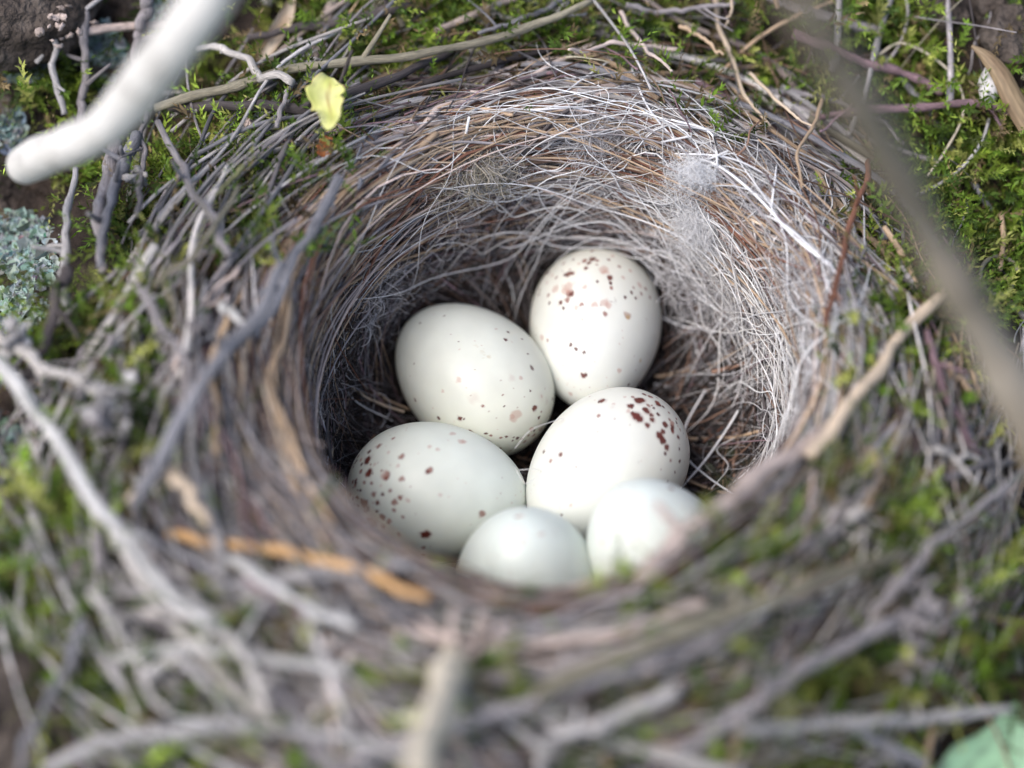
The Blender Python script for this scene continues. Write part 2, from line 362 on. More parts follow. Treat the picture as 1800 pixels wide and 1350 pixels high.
# ------------------------------------------------------------------ eggs
def w3(a, b, c): return a * XR + b * XU - c * XD
def unit(v): return v / np.linalg.norm(v)
Z = lambda t: (580 + .4888 * t[0], 400 + .4888 * t[1])
D1, M1, L1 = (.085, .012, .009), (.22, .045, .026), (.50, .29, .23)
GY, OC, OR, TN = (.45, .41, .37), (.45, .28, .06), (.30, .09, .02), (.62, .56, .42)
T_ = dict(d=D1, m=M1, l=L1, g=GY, o=OC, r=OR, t=TN)
EGGS = [
 dict(freck=70, px=(830, 664), z=-1.83, ax=(.75, -.66, .41), L=.92, b=.705, k=.10, col=(.735, .75, .665),
      label='cream egg at the left back of the clutch with few small brown dots',
      spots="322,344,4d 410,318,3d 640,376,5d 630,402,6d 692,400,4d 713,455,4d 598,365,4l 548,445,20t 530,425,12t 560,460,14t 460,548,9l 686,540,6l 720,588,4d 762,605,5l 308,622,6d 403,588,5l 302,490,3d 393,686,6d 466,688,7d 484,690,4d 668,676,17l 655,680,9l 737,651,9d 752,685,6d 635,753,5d 562,742,5d 503,735,7d 545,758,6d 565,770,8d 675,757,6d 460,410,2d 610,795,5m 700,770,8m 628,642,3d 735,730,5d 690,760,5m 715,748,5m 655,765,4d 580,780,5d 760,660,4m"),
 dict(freck=320, px=(1046, 580), z=-1.80, ax=(.10, 1, -.60), L=.90, b=.675, k=.12, col=(.75, .75, .68),
      label='rearmost egg of the clutch, reddish brown spots round its upper end',
      spots="943,112,10d 930,127,7d 920,145,7d 857,167,11d 870,163,8d 845,171,6d 985,150,15l 992,160,9l 1008,178,9d 1007,200,6d 1010,218,6m 862,235,12m 855,258,9m 868,240,8d 858,212,18l 846,225,12l 808,220,12l 915,213,7l 785,242,6m 752,240,5d 962,193,4d 1060,253,5d 1085,234,5d 1100,252,4d 1115,207,9l 1135,222,7m 1093,215,5m 830,272,7d 790,272,5d 838,290,5d 886,290,8l 905,275,6m 950,276,9l 985,270,13l 1000,276,10l 1015,262,12g 1022,274,9g 992,308,7m 908,331,5l 1070,316,11r 1073,322,6o 760,394,9l 783,405,5m 866,423,6d 884,439,6d 915,450,5d 912,531,8d 920,532,5d 1042,513,8l 1115,480,6o 1162,468,8d 1163,474,6d 1075,565,4d 865,597,7l 755,225,5d 895,130,6l 840,130,6m 1120,240,5m 815,180,5m 960,120,6m 1040,140,6m 800,170,6l 780,200,5l 1150,250,5m 1055,180,6l 875,115,5d 1000,115,5d"),
 dict(freck=260, px=(1064, 826), z=-1.72, ax=(.75, .66, -.41), L=.93, b=.705, k=.11, col=(.745, .75, .685),
      label='egg in the middle with a dense cluster of maroon blotches on its right end',
      spots="1112,622,15d 1125,620,9d 1080,640,10d 1088,638,6d 1140,658,12d 1100,675,14d 1112,690,12d 1090,668,8d 1158,690,9d 1155,675,7d 1180,635,10d 1200,645,6d 1182,672,6d 1143,710,8d 1205,710,9d 1230,715,9d 1232,728,7d 1198,735,8d 1184,750,11d 1198,764,11d 1212,793,10d 1235,735,6m 1252,755,7d 1207,810,6d 1258,795,5d 1258,840,6d 978,622,10d 968,626,6d 1020,636,5l 965,676,7m 830,814,7d 768,804,6d 793,838,6m 883,862,4d 890,828,3d 1112,848,7g 866,1000,5l 833,1034,4d 962,733,4l 1215,910,4d 1190,870,3m 1145,640,7m 1070,660,7l 1165,650,5d 1220,690,5m 1245,700,5d 1130,600,7d 1240,880,4d 1225,835,5m 1060,610,5l 1090,610,6m"),
 dict(freck=420, px=(768, 867), z=-1.80, ax=(-.99, .08, -.05), L=.90, b=.70, k=.10, col=(.725, .75, .665),
      label='greenish white egg lying sideways, brown spots on its left end',
      spots="137,834,12d 132,842,9d 140,882,11d 144,876,8d 92,922,8d 92,914,6d 257,825,9m 357,875,10m 350,876,7d 202,893,12m 196,888,12l 257,906,8m 157,957,8m 170,990,7d 232,987,9m 230,1017,6m 120,990,6m 122,918,6m 262,1042,5m 150,1058,13d 160,1066,10d 140,1050,8m 335,1104,11d 350,1104,11d 342,1105,11d 545,1031,11m 175,785,9m 470,768,10l 482,770,8l 360,787,6l 386,798,6l 245,858,6l 335,1150,7m 335,1175,6m 190,1040,9m 108,945,5d 215,945,5m 440,740,10l 280,980,6l 395,962,5l 190,1075,8m 110,880,7m 115,850,6d 100,970,6m 150,920,5m 185,930,4l 125,1020,6m 170,1020,5d 210,1060,5m 290,930,3m 245,1100,4m 180,1110,5m 100,1000,5d 160,850,5l 210,810,5l"),
 dict(px=(1157, 978), z=-1.25, ax=(.35, -.55, -.45), L=.88, b=.68, k=.12, col=(.71, .745, .68),
      label='almost unmarked bluish white egg at the right front, half hidden behind the rim',
      spots="1228,937,9m 1222,936,5d 1118,990,5l 980,1130,6l 1250,1100,5m 1090,1060,3l 1300,1010,3l"),
 dict(px=(926, 1020), z=-1.45, ax=(.05, -.5, -.75), L=.88, b=.69, k=.12, col=(.70, .74, .67),
      label='plain bluish white egg lowest in the photo, cut off by the near rim',
      spots="690,1132,7l 755,1103,6l 640,1130,3g 685,1038,9l 672,1040,6m 810,1090,3l 600,1180,3l"),
]
def egg_material():
    m, t, p = new_mat('egg_shell'); N, L = t.nodes, t.links
    at = N.new('ShaderNodeAttribute'); at.attribute_name = 'Col'
    co = N.new('ShaderNodeTexCoord')
    n = N.new('ShaderNodeTexNoise'); n.inputs['Scale'].default_value = 350; n.inputs['Detail'].default_value = 6
    L.new(co.outputs['Object'], n.inputs['Vector'])
    r = N.new('ShaderNodeMapRange'); r.inputs[1].default_value = .3; r.inputs[2].default_value = .75; r.inputs[3].default_value = .95; r.inputs[4].default_value = 1.04
    L.new(n.outputs[0], r.inputs[0])
    vm = N.new('ShaderNodeVectorMath'); vm.operation = 'SCALE'; L.new(at.outputs['Color'], vm.inputs[0]); L.new(r.outputs[0], vm.inputs['Scale'])
    L.new(vm.outputs[0], p.inputs['Base Color'])
    p.inputs['Roughness'].default_value = .42; p.inputs['Specular IOR Level'].default_value = .45
    p.inputs['Subsurface Weight'].default_value = .25; p.inputs['Subsurface Radius'].default_value = (1, .8, .6); p.inputs['Subsurface Scale'].default_value = .0008
    n2 = N.new('ShaderNodeTexNoise'); n2.inputs['Scale'].default_value = 2200; n2.inputs['Detail'].default_value = 3
    L.new(co.outputs['Object'], n2.inputs['Vector'])
    b = N.new('ShaderNodeBump'); b.inputs['Strength'].default_value = .12; b.inputs['Distance'].default_value = .00005
    L.new(n2.outputs[0], b.inputs['Height']); L.new(b.outputs[0], p.inputs['Normal'])
    return m
M_EGG = egg_material()
EGG_FRAMES = []
for e in EGGS:
    r = ray(np.array([e['px'][0]]), np.array([e['px'][1]]))[0]
    c = CAM + r * ((e['z'] - CAM[2]) / r[2])
    ax = unit(w3(*e['ax'])); q = unit(np.cross(ax, [0.3, .2, 1])); q2 = np.cross(ax, q)
    EGG_FRAMES.append((c, ax, e['L'], e['b'], e['k']))
    nu, nv = 200, 380
    ph = np.linspace(0, math.pi, nu + 1)[1:-1]; t = np.cos(ph); rr = e['b'] * np.sin(ph) * (1 + e['k'] * t)
    an = np.linspace(0, 2 * math.pi, nv, endpoint=False)
    V = c + (t * e['L'])[:, None, None] * ax + (rr[:, None] * np.cos(an))[..., None] * q + (rr[:, None] * np.sin(an))[..., None] * q2
    V = np.concatenate([V.reshape(-1, 3), [c + ax * e['L'], c - ax * e['L']]])
    I = np.arange((nu - 1) * nv).reshape(nu - 1, nv)
    F = np.stack([I[:-1], I[1:], np.roll(I[1:], -1, 1), np.roll(I[:-1], -1, 1)], -1).reshape(-1, 4)
    n0 = (nu - 1) * nv
    F3 = np.concatenate([np.stack([np.full(nv, n0), I[0], np.roll(I[0], -1)], -1), np.stack([np.full(nv, n0 + 1), np.roll(I[-1], -1), I[-1]], -1)])
    ll = (V - c)
    base = np.array(e['col'])[None] * (1 + .025 * lump(ll[:, 0] * 3 + c[0], ll[:, 1] * 3 + ll[:, 2] * 2)[:, None])
    warm = np.clip((ll @ ax) / e['L'], -1, 1)
    base = base * (1 + np.stack([.02 * warm, 0 * warm, -.03 * warm], -1))
    ppx, ppy, pd = project(V)
    def paint(c3, rad, colr, soft, strength):
        d = V - c3; dist = np.linalg.norm(d, axis=1)
        near = dist < rad * 2.5
        dv = d[near]; dn = dist[near]
        s0 = rng.uniform(0, 9)
        wob = 1 + .22 * np.sin(dv[:, 0] / rad * 2.6 + s0) * np.sin(dv[:, 1] / rad * 2.4 + s0 * 2) + .16 * np.sin(dv[:, 2] / rad * 4.1 + dv[:, 0] / rad * 2.9 + s0)
        m = np.clip((rad * wob - dn) / (rad * soft) + .5, 0, 1) * strength
        base[near] = base[near] * (1 - m[:, None]) + np.array(colr) * m[:, None]
    for sp in e['spots'].split():
        a, b, cc = sp.split(','); kind = cc[-1]; rz = float(cc[:-1])
        x, y = Z((float(a), float(b)))
        d2 = (ppx - x) ** 2 + (ppy - y) ** 2 + np.where(pd > (c - CAM) @ XD + .12, 1e6, 0)
        c3 = V[d2.argmin()]
        rad = rz * .4888 * .00575 * 1.13
        if kind in 'tg':
            for _ in range(14):
                paint(c3 + rng.normal(0, rad * .6, 3), rad * rng.uniform(.12, .3), T_[kind], .9, .55)
        else:
            paint(c3, rad * (1.02 if kind == 'd' else 1.06), T_[kind], .22 if kind == 'd' else .5, .97 if kind == 'd' else (.8 if kind == 'm' else .55))
            if kind == 'd' and rz > 6: paint(c3, rad * 1.35, M1, .7, .28)
    # fine freckles gathered at the marked end
    for _ in range(e.get('freck', 0)):
        i = rng.integers(len(V)); f = ((V[i] - c) @ ax) / e['L']
        if f > rng.uniform(.15, .8):
            paint(V[i], rng.lognormal(-4.2, .4), [D1, M1, M1, L1][rng.integers(4)], .4, .9)
    # spots on the sides the photograph does not show, and fine dust
    for _ in range(26):
        i = rng.integers(len(V)); v = V[i] - c
        if (v @ XD) > .1 and (v @ ax) > -.1 * e['L']:
            paint(V[i], rng.uniform(.01, .04), D1 if rng.random() < .6 else L1, .4, .85)
    for _ in range(110):
        i = rng.integers(len(V)); paint(V[i], rng.uniform(.004, .010), M1 if rng.random() < .35 else L1, .8, .5)
    for _ in range(70):                                             # faint under-spots, denser towards the blunt end
        i = rng.integers(len(V))
        if rng.random() < .35 + .5 * ((V[i] - c) @ ax) / e['L']:
            paint(V[i], rng.lognormal(-3.7, .5), (.60, .50, .43), 1.2, rng.uniform(.15, .45))
    for _ in range(10):                                             # faint smudges
        i = rng.integers(len(V)); paint(V[i], rng.uniform(.08, .22), (.66, .64, .54), 1.6, rng.uniform(.06, .14))
    o = mesh_obj('egg', V, [F, F3], M_EGG, None, base, loc=c)
    tag(o, e['label'], 'egg', 'eggs lying in the nest cup')

def in_egg(P, pad=0.0):
    bad = np.zeros(P.shape[:-1], bool)
    for c, ax, L, b, k in EGG_FRAMES:
        d = P - c; t = (d @ ax) / (L + pad); rr = np.linalg.norm(d - (d @ ax)[..., None] * ax, axis=-1)
        lim = (b + pad) * np.sqrt(np.clip(1 - t * t, 0, 1)) * (1 + k * np.clip(t, -1, 1))
        bad |= (np.abs(t) < 1) & (rr < lim)
    return bad

# ------------------------------------------------------------------ lining of the cup: fine grass and hair
def pick(cols, n, jit=.25):
    names, wts = zip(*cols); wts = np.array(wts, float) / sum(wts)
    c = np.array([C_[k] for k in names])[rng.choice(len(names), n, p=wts)]
    return c * rng.lognormal(0, jit, (n, 1))
def wall_strands(N, M, a_rng, L_rng, r_rng, off_rng, cols, drift, K=4, curl=.0, th_rng=None, bow=.1, jit=.25):
    th0 = rng.uniform(0, 2 * math.pi, N) if th_rng is None else rng.uniform(*th_rng, N)
    a0 = rng.uniform(*a_rng, N)
    Ln = rng.uniform(*L_rng, N); s = np.linspace(-.5, .5, M)
    dirn = rng.normal(0, drift, N); cv = rng.normal(0, .5 * drift + .12, N)
    Rm = R_of(th0)
    th = th0[:, None] + (Ln / Rm)[:, None] * s * np.cos(dirn)[:, None]
    a = a0[:, None] + (Ln / 2.6)[:, None] * (s * np.sin(dirn)[:, None] + cv[:, None] * (s ** 2) * 2)
    ph = rng.uniform(0, 7, (N, 1)); fr = rng.uniform(4, 11, (N, 1))
    a = a + curl * .06 * np.sin(fr * s * 2 + ph); th = th + curl * .05 * np.cos(fr * s * 2.3 + ph * 1.7)
    a = np.clip(a, .03, 2.6)
    off = rng.uniform(*off_rng, N)[:, None] + bow * np.abs(rng.normal(0, 1, N))[:, None] * (s ** 2) * rng.choice([-.4, 1], N)[:, None] + .02 * np.sin(fr * s * 3 + ph)
    P, _ = cup(th, a, np.maximum(off, .0))
    for _ in range(8):
        P[:, 1:-1] = .25 * P[:, :-2] + .5 * P[:, 1:-1] + .25 * P[:, 2:]
    r = rng.uniform(*r_rng, N) ** 1.0
    rad = r[:, None] * (1 - .75 * np.abs(2 * s) ** 6)[None] * rng.uniform(.85, 1.15, (N, M))
    keep = ~in_egg(P, .01).any(1)
    return tubes(P[keep], rad[keep], K, pick(cols, N, jit)[keep])
def floor_strands(N, M, L_rng, r_rng, cols, K=3, z_rng=(.02, .25), curl=.3):
    rad = 2.25 * np.sqrt(rng.uniform(0, 1, N)); an = rng.uniform(0, 2 * math.pi, N)
    x0, y0 = rad * np.cos(an), rad * np.sin(an) * 1.1
    d = rng.uniform(0, 2 * math.pi, N); Ln = rng.uniform(*L_rng, N); s = np.linspace(-.5, .5, M)
    cv = rng.normal(0, curl, N)[:, None]
    hd = d[:, None] + cv * s * Ln[:, None] * 2
    st = (Ln / M)[:, None]
    x = x0[:, None] + np.cumsum(np.cos(hd) * st, 1); y = y0[:, None] + np.cumsum(np.sin(hd) * st, 1)
    rr = np.hypot(x, y); lim = R_of(np.arctan2(y, x)) * .97; f = np.where(rr > lim, lim / rr, 1); x, y = x * f, y * f
    tl = rng.normal(0, .12, N)[:, None] * s
    z = height(x, y) + rng.uniform(*z_rng, N)[:, None] + np.abs(tl)
    P = np.stack([x, y, z], -1); r = rng.uniform(*r_rng, N)
    keep = ~in_egg(P, .005).any(1)
    return tubes(P[keep], np.repeat(r[:, None], M, 1)[keep], K, pick(cols, N)[keep])

HP = math.pi / 2
BR = [('brown', 3), ('red', .6), ('tan', 1), ('dark', 6), ('mauve', 3), ('grey', 1), ('black', 5)]
fl = merge([floor_strands(2600, 9, (.8, 2.6), (.005, .013), [('brown', 2), ('dark', 5), ('red', .6), ('black', 8)]),
            floor_strands(1300, 14, (.8, 2.4), (.003, .006), [('grey', 2), ('brown', 2), ('hair', .6), ('dark', 4), ('black', 5)], curl=1.2),
            floor_strands(36, 12, (1.5, 3.2), (.012, .028), [('tan', 3), ('brown', 3), ('ltan', 1)], z_rng=(.12, .35), curl=.15)])
tag(mesh_obj('floor_lining', fl[0], fl[1], M_STRAW, nest, fl[2], fl[3]), kind='stuff')
LOW_SHADE = [('dark', 4), ('black', 9), ('brown', 1.5), ('mauve', .6), ('blue', .8)]  # dark fibres low on the wall, the cup's shade put into their colour too
wl = merge([wall_strands(5200, 12, (.4, 1.2), (.7, 2.8), (.003, .008), (.0, .2), LOW_SHADE, .95, 3, .9, bow=.16, jit=.4),
            wall_strands(5600, 12, (1.0, 1.62), (.8, 3.0), (.003, .0095), (.0, .18), BR + [('blue', 3), ('grey', 3), ('pink', .8)], .8, 3, .8, bow=.2, jit=.4),
            wall_strands(260, 14, (.9, 1.75), (1.5, 4.2), (.006, .017), (.03, .2), [('tan', 3), ('brown', 3), ('pink', 2), ('grey', 3), ('mauve', 1), ('ltan', 1)], .13),
            wall_strands(1500, 12, (1.25, 2.3), (1.0, 3.0), (.006, .022), (.0, .14), [('tan', 2.5), ('grey', 4), ('lgrey', 3.5), ('pink', 3), ('brown', 1.5), ('blue', 1), ('dark', 2)], .55, curl=.5, bow=.25, jit=.35),
            wall_strands(420, 14, (1.15, 1.9), (1.8, 4.5), (.006, .017), (.06, .22), [('tan', 4), ('brown', 4), ('pink', 3), ('red', 1.5), ('grey', 1), ('ltan', 1)], .16, th_rng=(.7, 3.0)),
            wall_strands(60, 12, (.7, 1.7), (.8, 1.8), (.014, .024), (.1, .25), [('black', 1), ('dark', 1)], .5)])
tag(mesh_obj('grass_lining', wl[0], wl[1], M_STRAW, nest, wl[2], wl[3]), kind='stuff')
hl = merge([wall_strands(750, 26, (.8, 1.5), (.8, 3.0), (.0018, .0036), (.05, .24), [('hair', 2), ('lgrey', 2), ('grey', 3), ('mauve', 2), ('tan', 1)], 1.4, 3, 2.2, bow=.25),
            # the right back of the wall is thick with pale hair, the right rim too
            wall_strands(1200, 26, (.85, 1.6), (.9, 2.8), (.0018, .0042), (.06, .24), [('hair', 5), ('lgrey', 2), ('white', 3)], 1.3, 3, 2.0, (-.2, 1.5), bow=.25),
            wall_strands(280, 30, (.9, 1.75), (1.6, 4.5), (.0032, .0075), (.12, .32), [('white', 3), ('snow', 3)], .8, 4, 1.0, (.1, 2.0), bow=.25),
            wall_strands(500, 16, (.9, 1.6), (.8, 2.2), (.0018, .0038), (.03, .2), [('lgrey', 3), ('hair', 1), ('olive', 2), ('grey', 2)], .5, 3, .6, (1.9, 3.3)),
            wall_strands(400, 16, (1.4, 2.0), (1.5, 3.5), (.004, .010), (.03, .16), [('hair', 4), ('lgrey', 3), ('white', 1)], .15, 3, .3, (-.75, .5))])
tag(mesh_obj('hair_lining', hl[0], hl[1], M_HAIR, nest, hl[2], hl[3]), kind='stuff')

# down: matted curls on the wall
def down(name, ells, cols, r=(.003, .006), Lr=(.35, 1.1), curl=(3, 9), lift=.16, M=18, label=None):
    allp = []
    for cx, cy, rx, ry, N in ells:
        q = rng.normal(0, .45, (N, 2)); px = cx + q[:, 0] * rx; py = cy + q[:, 1] * ry
        P0, _ = hit(px, py, 0.0)
        P0 = P0 - ray(px, py) * (lift * (.35 + np.clip(1 - (q ** 2).sum(1), 0.1, 1)) * rng.uniform(.4, 1.1, N))[:, None]
        Ln = rng.uniform(*Lr, N); s = np.linspace(0, 1, M)
        hd = rng.uniform(0, 7, N)[:, None] + (rng.choice([-1, 1], N) * rng.uniform(*curl, N))[:, None] * s + 1.2 * np.sin(s[None] * 6 + rng.uniform(0, 7, (N, 1)))
        st = (Ln / M)[:, None]
        a = np.cumsum(np.cos(hd) * st, 1); b = np.cumsum(np.sin(hd) * st, 1)
        a -= a.mean(1, keepdims=True); b -= b.mean(1, keepdims=True)
        tl = rng.normal(0, .35, (N, 1))
        P = P0[:, None] + a[..., None] * XR + b[..., None] * XU + (tl * a + rng.normal(0, .35, (N, 1)) * b)[..., None] * XD
        rad = np.repeat(rng.uniform(*r, N)[:, None], M, 1)
        keep = ~in_egg(P, .01).any(1)
        allp.append(tubes(P[keep], rad[keep], 3, pick(cols, N, .15)[keep]))
    m = merge(allp)
    o = mesh_obj(name, m[0], m[1], M_HAIR, nest, m[2], m[3]); tag(o, label, kind='stuff')
down('down_tuft', [(1232, 390, 48, 60, 3600), (1238, 400, 24, 40, 1800), (1205, 330, 60, 60, 700), (1215, 310, 50, 30, 500), (1262, 440, 40, 40, 160)],
     [('snow', 4), ('white', 1)], r=(.001, .0021), Lr=(.2, .8), curl=(1, 10), lift=.32, label='white felted down on the right back wall of the cup')
down('down_tuft', [(850, 280, 50, 28, 2200), (800, 300, 60, 40, 500)], [('olive', 2), ('lgrey', 2), ('straw', 1)], r=(.0018, .0035), curl=(2, 5), label='small tan ball of down high on the back wall')
down('down_tuft', [(1065, 300, 70, 40, 400), (1040, 245, 70, 35, 300), (640, 500, 70, 90, 500), (760, 380, 90, 60, 300), (1400, 520, 50, 100, 500), (1330, 330, 120, 100, 500)], [('lgrey', 2), ('grey', 2), ('hair', 2)], r=(.0015, .003), curl=(1, 7), label='thin grey down scattered round the wall')
down('down_tuft', [(1210, 500, 80, 60, 120), (1290, 510, 60, 60, 60), (640, 870, 40, 90, 120)], [('hair', 2), ('lgrey', 2)], Lr=(.8, 1.8), curl=(4, 9), M=30, lift=.3, r=(.0018, .003), label='loose curls of pale hair below the white down')

# ------------------------------------------------------------------ single twigs, straws and hairs of the nest, traced one by one
def twig(pts, wpx, h=.12, col='grey', mat=None, name='twig', taper=(1, 1), depths=None, parent=nest, label=None, knots=.12, n=44, stiff=2, K=10, flat=1.0):
    P, d = trace(pts, h, n, stiff, depths)
    r = wpx * .375 * d / FP
    s = np.linspace(0, 1, n)
    r = r * np.interp(s, [0, .08, .9, 1], [taper[0] * .9, 1 * taper[0], taper[1], taper[1] * .85]) * (1 + wobble(n, knots * .6, 3) + wobble(n, knots * .4, 8))
    if name != 'hair':
        P = P + np.stack([wobble(n, .012, 2.2), wobble(n, .012, 2.7), wobble(n, .012, 1.9)], -1) * min(1, wpx / 20)
        for _ in range(3):                                          # slight kinks, as at old nodes
            k0 = rng.uniform(.15, .85)
            P = P + np.clip(1 - np.abs(s - k0) / .16, 0, 1)[:, None] * rng.normal(0, .025, 3) * min(1, wpx / 14)
            r = r * (1 + .16 * np.exp(-((s - k0) / .012) ** 2))
    P0, r0 = P, r
    P, r = cap(P, r)
    c = np.array(C_[col]) * rng.lognormal(0, .10)
    V, F, C, U = tubes(P[None], r[None], K, c[None], flat)
    if name == 'twig' and wpx >= 13:
        pieces = [(V, F, C, U)]
        for _ in range(rng.integers(1, 4)):                         # short broken side shoots
            k0 = rng.integers(6, n - 6); t = P0[k0 + 1] - P0[k0]; t = t / np.linalg.norm(t)
            dv = rng.normal(size=3); dv -= (dv @ t) * t; dv /= np.linalg.norm(dv); dv = dv + t * rng.uniform(-.2, 1.0); dv[2] = abs(dv[2])
            L_ = rng.uniform(.08, .45); q = np.linspace(0, 1, 8)
            Q = P0[k0] + q[:, None] * dv * L_ + (q ** 2)[:, None] * rng.normal(0, .08, 3)
            rr_ = r0[k0] * np.interp(q, [0, 1], [.6, .35]); Q, rr_ = cap(Q, rr_)
            pieces.append(tubes(Q[None], rr_[None], K, c[None]))
        V, F, C, U = merge(pieces)
    o = mesh_obj(name, V, F, mat or M_TWIG, parent, C, U)
    if label: o['label'] = label
    return o
